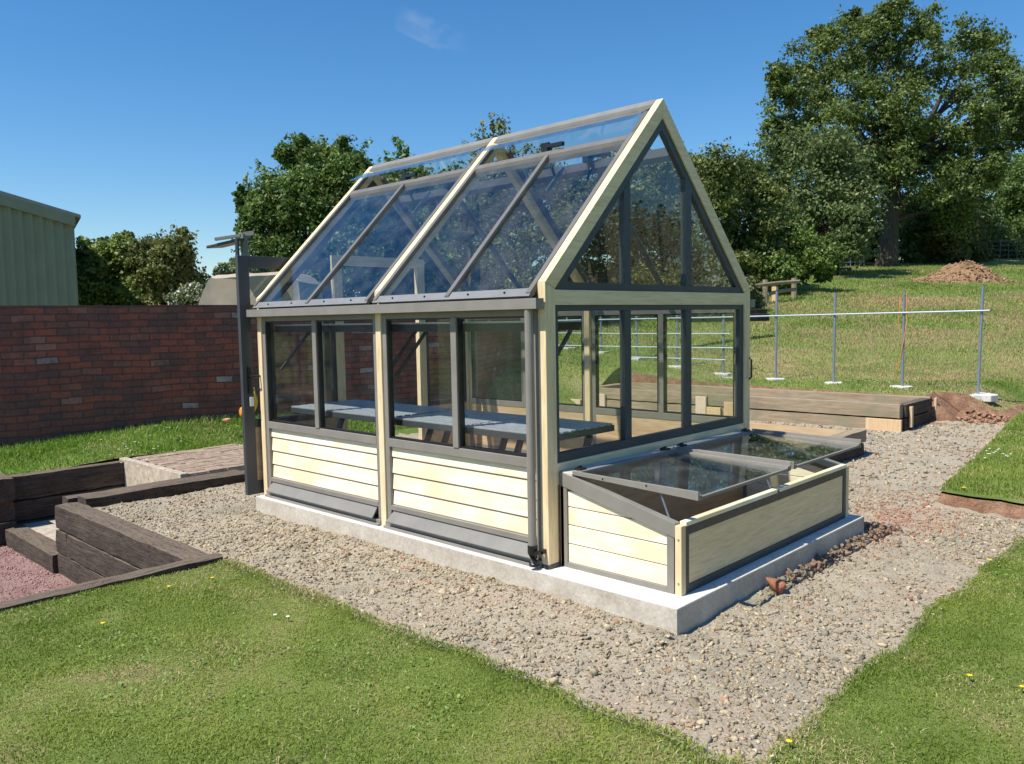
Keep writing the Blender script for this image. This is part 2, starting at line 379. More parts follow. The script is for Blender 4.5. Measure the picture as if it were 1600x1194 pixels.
# front lawn (L-shape)
def lz(x, y): return -.112+.02*fbm(x*.8, y*.8, 3, 3)
def lwarp(x, y):
    wx = np.exp(-((x+1.0)/.12)**2)*(y > -1.85); wy = np.exp(-((y+1.83)/.12)**2)*(x > -1.0)
    return x+wx*(.09*fbm(y*1.7, y*0+2, 41, 4)-.02), y+wy*(.10*fbm(x*1.7, x*0+5, 43, 4))
lx = cuts((-14, -3.5, .5), (-3.5, -1.0, .1), (-1.0, 3.0, .1)); ly = cuts((-12, -3.9, .45), (-3.83, -1.83, .1), (-1.83, 2.1, .1))
ly = np.unique(np.round(ly, 4)); lx = np.unique(np.round(lx, 4))
lawn = gridmesh('front_lawn', lx, ly, lz, TURF, keep=lambda x, y: (x < -1.0) | (y < -1.83), warp=lwarp)
tag(lawn, kind='structure')
md = lawn.modifiers.new('turf_thickness', 'SOLIDIFY'); md.thickness = .06; md.offset = -1
# island lawn on the right with its cut soil edge
def isl_z(x, y): return -.03+.02*fbm(x*.8, y*.8, 13, 3)+.02*np.clip(x-6, 0, 9)
def isl_y(x): return -1.0+.10*(x-3.9)
def isl_warp(x, y):
    t = (y+1.0)/11.0                                  # y runs -12..-1 -> follow the slanted edge
    yy = np.where(y > -3, isl_y(x)+(y+1.0)*(1-(isl_y(x)+1.0)/2*0), y)
    yy = yy+.05*fbm(x*2, y*2, 47)*(y > -1.05); xx = x+(.07*fbm(y*3, y*0, 51)-.06*np.clip(-1.0-y, 0, 2))*(x < 3.95)
    return xx, yy
ix = cuts((3.9, 8, .12), (8, 14, .3)); iy = cuts((-12, -3, .75), (-3, -1.0, .1))
isl = gridmesh('side_lawn', ix, np.unique(np.round(iy, 4)), isl_z, TURF, warp=isl_warp); tag(isl, kind='structure')
# soil under the island lawn: a bank with a rough face
bx = cuts((3.8, 14, .06))
def strip(name, top, bot, mat):                       # top / bot : lists of points, joined by a lumpy face
    V = []; n = len(top); K = 5
    for k in range(K):
        for a, b in zip(top, bot):
            t = k/(K-1); p = np.array(a)*(1-t)+np.array(b)*t
            if 0 < k < K-1: p = p+np.array([vnoise(p[0]*9+k, p[1]*9, 3)*.05, vnoise(p[0]*9, p[1]*9+k, 4)*.05, 0])
            V.append(p)
    F = [(k*n+i, k*n+i+1, (k+1)*n+i+1, (k+1)*n+i) for k in range(K-1) for i in range(n-1)]
    return npmesh(name, V, F, mat, smooth=False)
tp = []; bt = []
for y in np.arange(-6, -1.0, .06):
    X, Y = isl_warp(np.array([3.9]), np.array([y])); X = float(X[0])+.012; Y = float(Y[0])
    tp.append((X, Y, float(isl_z(X, Y))-.02)); j = .07+.05*vnoise(y*5, 0, 8); bt.append((X-j, Y, -.19))
for x in np.arange(3.9, 14, .08):
    X, Y = isl_warp(np.array([x]), np.array([-1.0])); X = float(X[0]); Y = float(Y[0])-.01
    tp.append((X, Y, float(isl_z(X, Y))-.02)); bt.append((X, Y+.06+.03*float(vnoise(x*5, 1, 8)), float(gravz(X, Y))-.05))
tag(strip('cut_soil_edge', tp, bt, SOILR), kind='structure')
# red soil spread beside the far raised bed
tag(gridmesh('bare_red_soil', cuts((8.7, 11.6, .05)), cuts((-.75, .85, .05)), lambda x, y: gravz(x, y)-.05+(.12*sstep((x-9.2)/.8)*sstep((y+.5)/.7)+.06*fbm(x*6, y*6, 61, 3)+.04)*sstep((y+.7)/.3)*sstep((11.5-x)/.9)*sstep((x-8.75)/.3)-.12*(1-sstep((y+.7)/.3)*sstep((11.5-x)/.9)*sstep((x-8.75)/.3)), SOILR), kind='structure')
tp = []; bt = []
for x in np.arange(1.5, 9.45, .08): tp.append((x, 6.3, float(G(x, 6.3))+.003)); bt.append((x, 6.3-.42*(1 if x < 8 or x > 9.5 else .04), -.17))
tag(strip('grass_bank', tp, bt, MEADOW), kind='structure')
sk = [(9.4, 6.3), (9.4, .75), (9.9, .75), (9.9, -.15), (14, -.15), (14, -12)]; tp = []; bt = []
for (a, b), (c, d) in zip(sk[:-1], sk[1:]):
    n = max(2, int(math.hypot(c-a, d-b)/.08)); ux, uy = (c-a)/math.hypot(c-a, d-b), (d-b)/math.hypot(c-a, d-b)
    for k in range(n):
        x = a+(c-a)*k/n; y = b+(d-b)*k/n; j = (.10 if abs(c-a) < .01 else .55)+.12*float(vnoise(x*4, y*4, 12)); tp.append((x, y, float(G(x, y))+.003)); bt.append((x+uy*j, y-ux*j, float(gravz(x, y))-.06))
tag(strip('soil_bank', tp, bt, SOILR), kind='structure')
# sunken pit floor
tag(gridmesh('sunken_path_floor', cuts((-9, -1.1, .06)), cuts((2.16, 9.6, .08)), lambda x, y: -.72+.02*fbm(x*3, y*3, 71, 3), PINK), kind='structure')
# far hills
hu = np.linspace(-900, 2600, 90); V = []; F = []
for i, u in enumerate(hu):
    p = at(u, 430, 1500); h = 18+90*np.exp(-((u-300)/330)**2)+12*vnoise(u/90., 0, 5)+8*vnoise(u/30., 0, 6)
    q = at(u, 430, 2100); V += [(p[0], p[1], -20), (p[0], p[1], h*.8), (q[0], q[1], h+8), (q[0]*1.3, q[1]*1.3, -20)]
for i in range(len(hu)-1):
    for k in range(3): F.append((4*i+k, 4*i+4+k, 4*i+5+k, 4*i+1+k))
tag(npmesh('distant_hills', V, F, plain('hill_woodland', (.07, .12, .11), .95, .02, .3), smooth=True), kind='structure')

# ------------------------------------------------------------------ foundation
fb = MB(); FO = .08
for b in [(-.08, .16, -.935, 3.31), (2.34, 2.462, -.935, 3.31), (.16, 2.34, -.935, -.70), (.16, 2.34, 3.10, 3.31), (.16, 2.34, -.08, .16)]:
    fb.box(b[0], b[1], b[2], b[3], -.30, 0)
fo = fb.build('concrete_footing', CONC)
MB().box(-.078, .16, -.933, 3.308, .0005, .004).box(2.34, 2.46, -.933, 3.308, .0005, .004).box(.16, 2.34, -.933, -.70, .0005, .004).build('sunlit_top', CONCW, fo); tag(fo, 'low pale concrete footing carrying the greenhouse and the cold frame', 'foundation')  # whiter top sheet: sunlight on the slab put into its colour

# ------------------------------------------------------------------ greenhouse
WID, LEN, HE, HR = 2.5, 3.31, 1.716, 2.983
SL = (HR-HE)/(WID/2); CS = 1/math.hypot(1, SL); VO = .09/CS
def zo(x): return HE+SL*min(x, WID-x)                   # outer roof line
gh = thing('greenhouse', 'timber greenhouse with steep glass roof, dark grey frames and pale board siding on concrete footing', 'greenhouse')
YF = [(0, .06), (1.575, 1.635), (3.25, 3.31)]
for (y0, y1) in YF:
    for s in (0, 1):
        mx_ = (lambda x: x) if s == 0 else (lambda x: WID-x)
        MB().prism([(mx_(0), .0), (mx_(.09), .0), (mx_(.09), zo(.09)-VO), (mx_(0), HE)], 'y', y0, y1).build('post', W['z'], gh, .003)
        MB().prism([(mx_(.002), HE+.002), (mx_(WID/2), HR), (mx_(WID/2), HR-VO), (mx_(.092), zo(.092)-VO)], 'y', y0, y1).build('rafter', W['x'], gh, .003)
# near gable
MB().box(.09, 2.41, .002, .055, 1.582, 1.672).build('tie_beam', W['x'], gh, .002)
MB().box(.09, 2.41, .004, .05, .50, .632).build('sill_board', W['x'], gh, .002)
MB().box(.09, 2.41, .015, .045, .0, .50).build('lower_panel', BROWN['x'], gh)
gf = MB()
gf.box(.09, .128, .012, .052, .632, 1.582).box(2.352, 2.41, .012, .052, .632, 1.582).box(.128, 2.352, .012, .052, 1.545, 1.582).box(.128, 2.352, .012, .052, .632, .69)
for a, b in ((.80, .872), (1.55, 1.627)): gf.box(a, b, .010, .054, .69, 1.545)
gf.build('window_frame', GREYD, gh, .003)
for a, b in ((.128, .80), (.872, 1.55), (1.627, 2.352)): MB().box(a, b, .030, .036, .69, 1.545).build('pane', GLASS, gh)
MB().tube([(2.465, -.012, .985), (2.465, -.03, 1.0), (2.465, -.03, 1.14), (2.465, -.012, 1.155)], .008).build('handle', BLACK, gh)
def zi(x, off): return zo(x)-VO-off/CS
tf = MB(); T0 = 1.674; off = .055
xa = (T0-HE+VO)/SL; xb = (T0+.045-HE+VO+off/CS)/SL
for s in (0, 1):
    mx_ = (lambda x: x) if s == 0 else (lambda x: WID-x)
    tf.prism([(mx_(xa), T0), (mx_(WID/2), zi(WID/2, 0)), (mx_(WID/2), zi(WID/2, off)), (mx_(xb), T0+.045)], 'y', .012, .052)
tf.prism([(xa+.001, T0), (WID-xa-.001, T0), (WID-xb, T0+.045), (xb, T0+.045)], 'y', .0125, .0515)
for a, b in ((.80, .872), (1.55, 1.627)): tf.prism([(a, T0+.045), (b, T0+.045), (b, zi(b, off)), (a, zi(a, off))], 'y', .010, .054)
tf.build('gable_frame', GREYD, gh, .0)
MB().prism([(xb, T0+.045), (.80, T0+.045), (.80, zi(.80, off))], 'y', .030, .036).build('pane', GLASS, gh)
MB().prism([(WID-xb, T0+.045), (1.627, T0+.045), (1.627, zi(1.627, off))], 'y', .030, .036).build('pane', GLASS, gh)
MB().prism([(.872, T0+.045), (1.55, T0+.045), (1.55, zi(1.55, off)), (1.25, zi(1.25, off)), (.872, zi(.872, off))], 'y', .030, .036).build('pane', GLASS, gh)
# far gable with the doorway
JX0, JX1 = .855, 1.765
for a, b in ((JX0-.09, JX0), (JX1, JX1+.09)): MB().box(a, b, 3.252, 3.308, 0, 2.03).build('door_post', W['z'], gh, .003)
MB().box(JX0-.09, JX1+.09, 3.252, 3.308, 2.03, 2.12).build('door_head', W['x'], gh, .003)
for a, b in ((.09, JX0-.09), (JX1+.09, 2.41)):
    MB().box(a, b, 3.254, 3.306, 1.582, 1.672).build('tie_beam', W['x'], gh)
    ff = MB().box(a, a+.04, 3.26, 3.30, .62, 1.582).box(b-.04, b, 3.26, 3.30, .62, 1.582).box(a+.04, b-.04, 3.26, 3.30, .62, .67).box(a+.04, b-.04, 3.26, 3.30, 1.545, 1.582)
    ff.build('window_frame', GREYD, gh); MB().box(a+.04, b-.04, 3.278, 3.284, .67, 1.545).build('pane', GLASS, gh)
    MB().box(a, b, 3.265, 3.295, 0, .62).build('lower_panel', LINING, gh)
def clipz(x, z): return z
g2 = MB()
for s in (0, 1):
    mx_ = (lambda x: x) if s == 0 else (lambda x: WID-x)
    g2.prism([(mx_(xa), T0), (mx_(WID/2), zi(WID/2, 0)), (mx_(WID/2), zi(WID/2, off)), (mx_(xb), T0+.045)], 'y', 3.262, 3.298)
g2.build('gable_frame', GREYD, gh)
MB().prism([(xb, T0+.045), (JX0-.09, T0+.045), (JX0-.09, zi(JX0-.09, off))], 'y', 3.278, 3.284).build('pane', GLASS, gh)
MB().prism([(WID-xb, T0+.045), (JX1+.09, T0+.045), (JX1+.09, zi(JX1+.09, off))], 'y', 3.278, 3.284).build('pane', GLASS, gh)
MB().prism([(JX0-.02, 2.12), (JX1+.02, 2.12), (JX1+.02, zi(JX1+.02, off)), (1.25, zi(1.25, off)), (JX0-.02, zi(JX0-.02, off))], 'y', 3.278, 3.284).build('pane', GLASS, gh)
# open door folded back against the outside of the far gable
DX0, DX1, DY0, DY1 = -.135, .80, 3.345, 3.39
dr = MB().box(DX0, DX0+.10, DY0, DY1, .015, 2.085).box(DX1-.10, DX1, DY0, DY1, .015, 2.085).box(DX0+.10, DX1-.10, DY0, DY1, 1.985, 2.085).box(DX0+.10, DX1-.10, DY0, DY1, .015, .13).box(DX0+.10, DX1-.10, DY0, DY1, .60, .67).build('door', GREYD, gh, .004)
MB().box(DX0+.10, DX1-.10, DY0+.018, DY0+.024, .67, 1.985).build('pane', GLASS, dr)
MB().box(DX0+.10, DX1-.10, DY0+.01, DY1-.01, .13, .60).build('door_panel', BROWN['x'], dr)
MB().box(DX0+.045, DX0+.075, DY0-.012, DY0, .90, 1.13).tube([(DX0+.06, DY0-.01, 1.05), (DX0+.06, DY0-.05, 1.05), (DX0+.19, DY0-.055, 1.05)], .009).build('handle', BLACK, dr)
MB().box(DX0+.048, DX0+.085, DY0-.02, DY0-.012, .79, .87).build('key_tag', WHITE, dr, .003)
# long sides
def side(s):
    X = (lambda x: x) if s == 0 else (lambda x: WID-x)
    def bx(m, x0, x1, *r): a, b = X(x0), X(x1); return m.box(min(a, b), max(a, b), *r)
    for k, (ya, yb, m0, m1) in enumerate(((.062, 1.573, .775, .845), (1.637, 3.248, 2.41, 2.48))):
        fr = MB()
        bx(fr, .012, .06, ya, ya+.045, .05, 1.60); bx(fr, .012, .06, yb-.045, yb, .05, 1.60)
        bx(fr, .010, .062, ya+.045, yb-.045, .60, .66); bx(fr, .012, .06, ya+.045, yb-.045, 1.52, 1.60)
        bx(fr, .004, .062, m0+.008, m1-.008, .66, 1.52); bx(fr, .010, .06, ya+.045, yb-.045, .135, .172)
        fr.build('side_frame', GREY if s == 0 else GREY, gh, .003)
        for a, b in ((ya+.045, m0+.008), (m1-.008, yb-.045)):
            q = MB(); bx(q, .046, .052, a+.012, b-.012, .672, 1.508); q.build('pane', GLASS, gh)
            q = MB(); bx(q, .020, .058, a, a+.012, .66, 1.52); bx(q, .020, .058, b-.012, b, .66, 1.52); bx(q, .020, .058, a+.012, b-.012, .66, .672); bx(q, .020, .058, a+.012, b-.012, 1.508, 1.52); q.build('shade_bead', BLACK, gh)  # black gasket bead that also puts the reveals' shade into colour
        for j, (z0, z1) in enumerate(((.172, .279), (.284, .397), (.402, .516), (.521, .598))):
            y0, y1 = ya+.047, yb-.047
            pts = [(X(.030), y0, z0), (X(.050), y0, z0), (X(.050), y1, z0), (X(.030), y1, z0), (X(.040 if j < 3 else .036), y0, z1-.002), (X(.050), y0, z1), (X(.050), y1, z1), (X(.040 if j < 3 else .036), y1, z1-.002)]
            if s: pts = [pts[i] for i in (1, 0, 3, 2, 5, 4, 7, 6)]
            pts = [(p[0], p[1], p[2]+(.003 if i in (0, 3) and s == 0 else 0)) for i, p in enumerate(pts)]
            MB().hexa(pts).build('siding_board', BOARD['y'], gh, .004)
        q = MB(); bx(q, .052, .058, ya+.045, yb-.045, .16, .60); q.build('inner_lining', LINING, gh)
        q = MB(); a = ya+.055; b = yb-.055
        P = [(X(.020), a+.012, .130), (X(-.045), a-.005, .062), (X(-.045), b+.005, .062), (X(.020), b-.012, .130)]
        P2 = [(p[0]+(.006 if s == 0 else -.006), p[1], p[2]-.008) for p in P]
        q.hexa(P2+P if s == 0 else [P2[i] for i in (1, 0, 3, 2)]+[P[i] for i in (1, 0, 3, 2)]); q.build('vent_flap', GREYL, gh)
        q = MB(); bx(q, .045, .055, ya+.045, yb-.045, .045, .135); q.build('vent_dark', BLACK, gh)  # black sheet painted in as the shade inside the vent opening
    q = MB()
    for a, b in ((.06, 1.575), (1.635, 3.25)):
        bx(q, -.030, .06, a, b, .0045, .022); bx(q, -.010, .06, a, b, .022, .046)
    q.build('base_rail', GREY, gh, .002)
    q = MB(); bx(q, -.012, .05, .062, 1.573, 1.602, 1.64); bx(q, -.012, .05, 1.637, 3.248, 1.602, 1.64); q.build('eaves_beam', GREYD, gh)
    # gutter: open channel
    q = MB(); x0, x1, z0, z1, t = -.082, -.013, 1.56, 1.622, .004
    bx(q, x0, x0+t, 0, 3.36, z0, z1); bx(q, x0+t, x1, 0, 3.36, z0, z0+t); bx(q, x1-t, x1, 0, 3.36, z0+t, z1); bx(q, x0+t, x1-t, 0, .004, z0+t, z1-.001); bx(q, x0+t, x1-t, 3.356, 3.36, z0+t, z1-.001)
    gu = q.build('gutter', GREY, gh, .001)
    # sill strip above the gutter, with its screws
    q = MB(); f0 = (X(-.068), 1.632); f1 = (X(-.022), 1.632+.046*SL)
    n_ = (-.7*.006*(1 if s == 0 else -1), .7*.006)
    for a, b in ((.064, 1.571), (1.639, 3.246)):
        q.hexa([(f0[0], a, f0[1]), (f1[0], a, f1[1]), (f1[0], b, f1[1]), (f0[0], b, f0[1]), (f0[0]+n_[0], a, f0[1]+n_[1]), (f1[0]+n_[0], a, f1[1]+n_[1]), (f1[0]+n_[0], b, f1[1]+n_[1]), (f0[0]+n_[0], b, f0[1]+n_[1])])
    es = q.build('eaves_strip', metal('mill_aluminium_%d' % s, (.19, .19, .19), .5), gh)
    q = MB()
    for y in (.28, .60, 1.02, 1.36, 1.85, 2.2, 2.66, 3.02):
        c = Vector((X(-.045), y, 1.632+.023*SL)); MB().tube([c, c+Vector((n_[0]*2.4, 0, n_[1]*2.4))], .007, 6).build('screw', BLACK, es)
    pass
    # roof glazing
    def line(x, dz): return (X(x), zo(max(x, 0))-(SL*max(-x, 0))+dz)
    def roofbar(y0, y1, xa_, xb_, d0, d1, mat, name):
        q = MB(); P = [line(xa_, d0), line(xb_, d0), line(xb_, d1), line(xa_, d1)]
        q.prism(P, 'y', y0, y1); return q.build(name, mat, gh, .0)
    for (y0, y1, m0, m1) in ((.062, 1.573, .775, .812), (1.637, 3.248, 2.415, 2.452)):
        roofbar(y0, y0+.035, -.06, 1.16, -.04, .004, ROOFBAR, 'glazing_bar'); roofbar(y1-.035, y1, -.06, 1.16, -.04, .004, ROOFBAR, 'glazing_bar')
        roofbar(m0, m1, -.06, .95, -.045, .006, ROOFBAR, 'glazing_bar')
        roofbar(y0+.035, y1-.035, .945, .98, -.055, .006, ROOFBAR, 'vent_rail')
        for a, b in ((y0+.035, m0), (m1, y1-.035)):
            o = roofbar(a, b, -.058, .945, -.028, -.020, ROOFG, 'roof_pane')
        q = MB(); P = [(X(1.212), zo(1.212)-.02), (X(1.25), HR-.02), (X(1.25), HR+.004), (X(1.212), zo(1.212)+.004)]
        q.prism(P, 'y', y0, y1); q.build('ridge_cap', GREYL, gh)
        # opening roof light
        q = MB(); hx, hz = 1.222, zo(1.222)-.024; tx, tz = .955, 2.805
        P = [(X(hx), hz), (X(tx), tz), (X(tx), tz+.006), (X(hx), hz+.006)]
        q.prism(P, 'y', y0+.01, y1-.01); q.build('roof_light', ROOFG, gh)
        # auto opener
        ym = (y0+y1)/2-.0
        q = MB(); q.bar((X(.97), ym-.16, 2.745), (X(1.0), ym+.05, 2.755), .03, .03); q.tube([(X(.99), ym+.03, 2.69), (X(1.03), ym+.03, 2.79)], .016, 8); q.tube([(X(1.0), ym+.0, 2.66), (X(1.06), ym+.0, 2.55)], .012, 8)
        q.box(min(X(.98), X(1.04)), max(X(.98), X(1.04)), ym, ym+.06, 2.70, 2.78)
        q.build('vent_opener', BLACK, gh, .004)
        MB().bar((X(1.0), ym+.28, 2.70), (X(1.16), ym+.32, 2.50), .012, .03).build('stay_arm', GALV, gh)
side(0); side(1)
MB().tube([(-.052, .085, 1.56), (-.052, .085, .13)], .026, 16).build('downpipe', GREY, gh, smooth=False)
MB().tube([(-.052, .085, .15), (-.052, .085, .10), (-.062, .07, .045), (-.068, .062, .03)], [.031, .031, .028, .028], 14).box(-.05, -.001, .02, .04, .10, .125).box(-.075, -.03, .02, .05, .105, .12).build('downpipe_shoe', BLACK, gh)
MB().tube([(2.552, 3.27, 1.56), (2.552, 3.27, .10)], .026, 16).build('downpipe', GREYL, gh)
MB().box(-.002, .092, -.006, .062, .001, .03).build('post_foot', GREYD, gh, .003)

# ------------------------------------------------------------------ staging inside
ZB = .785
def bench(y0, y1, label):
    t = thing('staging_bench', label, 'bench', (.44, (y0+y1)/2, 0), 'slatted staging benches inside the greenhouse')
    q = MB().box(.11, .80, y0, y0+.03, ZB-.042, ZB-.002).box(.11, .80, y1-.03, y1, ZB-.042, ZB-.002).box(.11, .14, y0+.03, y1-.03, ZB-.042, ZB-.002).box(.77, .80, y0+.03, y1-.03, ZB-.042, ZB-.002)
    q.build('frame', GREYD, t, .002)
    q = MB()
    for k in range(9):
        a = .113+k*.0765; q.box(a, a+.056, y0+.003, y1-.003, ZB-.001, ZB+.011)
    q.build('slatted_top', SLAT, t, .002)
    for y in (y0+.05, y1-.09):
        MB().bar((.62, y+.02, ZB-.057), (.42, y+.02, .30), .04, .03).build('leg', GREYD, t)
        MB().bar((.42, y+.02, .30), (.12, y+.02, .10), .04, .03).build('leg', GREYD, t)
bench(.10, .83, 'slatted bench section nearest the cold frame, behind the wide front bay')
bench(.845, 1.60, 'slatted bench section in the middle, between the near section and the middle post')
bench(1.66, 3.0, 'longest slatted bench section, in the far bay beside the open door')
t = thing('high_shelf', 'narrow dark shelf running at head height along the near long side inside the greenhouse', 'shelf', (.25, 1.6, 1.45))
MB().box(.11, .44, .08, 3.2, 1.478, 1.488).build('shelf_board', SLAT, t)
MB().box(.425, .44, .08, 3.2, 1.425, 1.478).box(.11, .125, .08, 3.2, 1.425, 1.478).build('shelf_edge', GREYD, t)
for y in (.14, 1.54, 1.66, 3.12): MB().bar((.40, y, 1.425), (.10, y, 1.10), .02, .02).build('bracket', GREYD, t)

# ------------------------------------------------------------------ cold frame
cf = thing('cold_frame', 'low timber cold frame with two propped glass lids built against the greenhouse gable', 'cold frame', (1.25, -.45, 0))
CX0, CX1, CY = .10, 2.385, -.85
def sidepanel(x0, x1, sg):
    q = MB(); o = .004*sg
    q.box(x0, x1, -.055, -.006, 0, .50); q.box(x0, x1, -.80, -.755, 0, .335); q.box(x0, x1, -.755, -.055, .0, .035)
    q.prism([(-.006, .585), (-.81, .395), (-.81, .315), (-.755, .328), (-.006, .50)], 'x', x0-abs(o), x1+abs(o))
    q.build('end_frame', GREY, cf, .002)
    for z0, z1 in ((.035, .146), (.152, .260), (.266, .370), (.376, .47)):
        def zc(y): return .498+.232*(y+.055)*1.0
        zt = z1
        ya = -.055; yb = -.755
        def ylim(z): return max(yb, min(ya, -.055-(.490-z)/.232))
        y_a = ylim(z0); y_b = ylim(z1)
        if y_a >= ya: continue
        poly = [(ya, z0), (ya, z1), (y_b, z1)]+([(yb, min(z1, .490-.232*(.70)))] if y_b <= yb+1e-6 else [])+[(y_a, z0)]
        if z1 <= .490-.232*.70: poly = [(ya, z0), (ya, z1), (yb, z1), (yb, z0)]
        elif z0 < .490-.232*.70: poly = [(ya, z0), (ya, z1), (y_b, z1), (yb, .3276), (yb, z0)]
        else: poly = [(ya, z0), (ya, z1), (y_b, z1), (y_a, z0)]
        MB().prism(poly, 'x', x0+.012, x1-.008).build('end_board', BOARD['y'], cf, .003)
sidepanel(.105, .145, 1); sidepanel(2.335, 2.375, 1)
for a in (CX0, CX1-.045): MB().box(a, a+.045, CY, CY+.04, 0, .385).build('corner_post', W['z'], cf, .003)
q = MB().box(.147, .185, CY+.004, CY+.036, .0, .375).box(2.295, 2.338, CY+.004, CY+.036, .0, .375).box(.185, 2.295, CY+.004, CY+.036, .325, .375).box(.185, 2.295, CY+.004, CY+.036, .0, .05)
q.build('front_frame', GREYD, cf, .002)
MB().box(.185, 2.295, CY+.012, CY+.030, .05, .325).build('front_panel', wood('plain_panel_wood', (.82, .62, .35), (.88, .71, .44), 'x', fine=70), cf)
MB().box(.147, 1.228, CY-.002, CY+.04, .376, .402).build('top_rail', BOARD['x'], cf, .004)
MB().box(1.268, 2.338, CY-.002, CY+.04, .376, .402).build('top_rail', BOARD['x'], cf, .004)
for zz in (.07, .31): MB().tube([(CX0-.003, -.832, zz), (CX0+.004, -.832, zz)], .006, 8).build('screw', GALV, cf)
MB().box(.105, 2.375, -.10, -.004, .555, .583).build('back_sill', plain('pale_primed_wood', (.56, .50, .45), .6, 6, .1), cf, .004)
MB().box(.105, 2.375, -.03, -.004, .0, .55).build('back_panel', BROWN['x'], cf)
MB().box(.15, 2.33, -.80, -.04, -.06, -.02).build('soil_fill', SOILD, cf)
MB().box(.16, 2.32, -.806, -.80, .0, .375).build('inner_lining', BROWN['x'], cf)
for xx in (1.228, 2.28): MB().bar((xx+.02, -.05, .545), (xx+.02, -.84, .372), .035, .035).build('slanted_bearer', GREYD, cf)
for x0, x1 in ((.112, 1.215), (1.25, 2.36)):
    B_, T_ = -.095, -.945; zb, zt = .572, .535
    ld = MB()
    ld.prism([(B_, zb), (T_, zt), (T_, zt+.048), (B_, zb+.024)], 'x', x0, x0+.012); ld.prism([(B_, zb-.002), (T_, zt-.002), (T_, zt+.026), (B_, zb+.012)], 'x', x0+.012, x0+.04)
    ld.prism([(B_, zb), (T_, zt), (T_, zt+.055), (B_, zb+.030)], 'x', x1-.010, x1); ld.prism([(B_, zb-.002), (T_, zt-.002), (T_, zt+.030), (B_, zb+.014)], 'x', x1-.045, x1-.010)
    ld.box(x0+.034, x1-.034, B_-.035, B_, zb-.002, zb+.018); ld.box(x0+.034, x1-.034, T_, T_+.018, zt+.002, zt+.018)
    lo = ld.build('lid', GREY, cf, .002)
    q = MB(); P = [(x0+.034, B_-.036, zb+.004), (x1-.034, B_-.036, zb+.004), (x1-.034, T_+.018, zt+.006), (x0+.034, T_+.018, zt+.006)]
    q.hexa(P+[(a, b, c+.005) for a, b, c in P]); q.build('lid_pane', LIDG, lo)
    for xk in (x0+.06, x1-.12):
        q = MB().box(xk, xk+.06, -.11, -.08, .584, .602).prism([(-.085, .600), (-.055, .586), (-.05, .596), (-.085, .615)], 'x', xk+.01, xk+.05); q.build('hinge', BLACK, lo, .003)
    for yk in (-.32, -.62): MB().tube([(x0-.002, yk, .575), (x0+.002, yk, .575)], .006, 6).build('rivet', BLACK, lo)
MB().tube([(.13, -.70, .545), (.15, -.745, .40)], .006, 6).build('lid_stay', GALV, cf)
MB().tube([(1.22, -.75, .53), (1.24, -.80, .39)], .006, 6).build('lid_stay', GALV, cf)

# ------------------------------------------------------------------ timber edging, steps and landing on the left
def beam(parent, name, mat, b, jit=.004, seg=10, bev=.012):
    """weathered sleeper: long box, subdivided along its length and worn"""
    x0, x1, y0, y1, z0, z1 = b; L = [x1-x0, y1-y0, z1-z0]; ax = int(np.argmax(L)); n = max(2, int(L[ax]/.12))
    lo = np.array([x0, y0, z0]); hi = np.array([x1, y1, z1]); o = [i for i in range(3) if i != ax]
    V = []; F = []
    ring = [(0, 0), (.5, 0), (1, 0), (1, .5), (1, 1), (.5, 1), (0, 1), (0, .5)]
    for k in range(n+1):
        for a, c in ring:
            p = np.zeros(3); p[ax] = lo[ax]+(hi[ax]-lo[ax])*k/n
            ca = a*.94+.03 if a in (0, 1) and c in (0, 1) else a; cc = c*.94+.03 if a in (0, 1) and c in (0, 1) else c
            p[o[0]] = lo[o[0]]+(hi[o[0]]-lo[o[0]])*ca; p[o[1]] = lo[o[1]]+(hi[o[1]]-lo[o[1]])*cc
            p[o[0]] += random.uniform(-jit, jit); p[o[1]] += random.uniform(-jit, jit)
            V.append(p)
    for k in range(n):
        for i in range(8): F.append((k*8+i, k*8+(i+1) % 8, (k+1)*8+(i+1) % 8, (k+1)*8+i))
    F += [tuple(reversed(range(8))), tuple(range(n*8, n*8+8))]
    m = MB().add(V, F)
    ob = m.build(name, mat, parent)
    me = ob.data; import bmesh
    bm = bmesh.new(); bm.from_mesh(me); bmesh.ops.recalc_face_normals(bm, faces=bm.faces); bm.to_mesh(me); bm.free()
    return ob
rw = thing('retaining_wall', 'three course dark sleeper wall holding back the gravel yard beside the pit', 'retaining wall', (-1.12, 3.5, -.72))
beam(rw, 'sleeper', SLP['y'], (-1.22, -1.02, 2.16, 4.82, -.305, -.085)); beam(rw, 'sleeper', SLP['y'], (-1.225, -1.03, 2.17, 4.55, -.52, -.31)); beam(rw, 'sleeper', SLP['y'], (-1.22, -1.03, 2.2, 4.83, -.74, -.525))
beam(rw, 'sleeper', SLP['y'], (-1.224, -1.03, 4.56, 4.83, -.52, -.31))
t = thing('lawn_edging_sleeper', 'long dark sleeper edging the front lawn above the pink gravel pit', 'sleeper', (-2.5, 2.15, -.2))
beam(t, 'timber', SLP['x'], (-4.6, -1.0, 2.10, 2.235, -.36, -.080)); 
t = thing('yard_edging_sleeper', 'low sleeper running from the open door to the pit between gravel and brick landing', 'sleeper', (-.2, 4.8, -.1))
beam(t, 'timber', SLP['x'], (-1.02, .95, 4.62, 4.84, -.34, -.035)); beam(t, 'end_timber', SLP['x'], (-1.10, .60, 4.842, 5.0, -.30, -.050))
t = thing('retaining_wall', 'black shaded sleeper wall under the rear lawn on the far side of the pit', 'retaining wall', (-.6, 6.5, -.7))
for z0, z1 in ((-.31, -.045), (-.53, -.315), (-.75, -.535)): beam(t, 'sleeper', SLP['x'], (-1.13, .05, 6.45, 6.63, z0, z1))
t = thing('retaining_wall', 'brown sleeper wall at the left edge, running back towards the brick wall', 'retaining wall', (-1.2, 7.2, -.7))
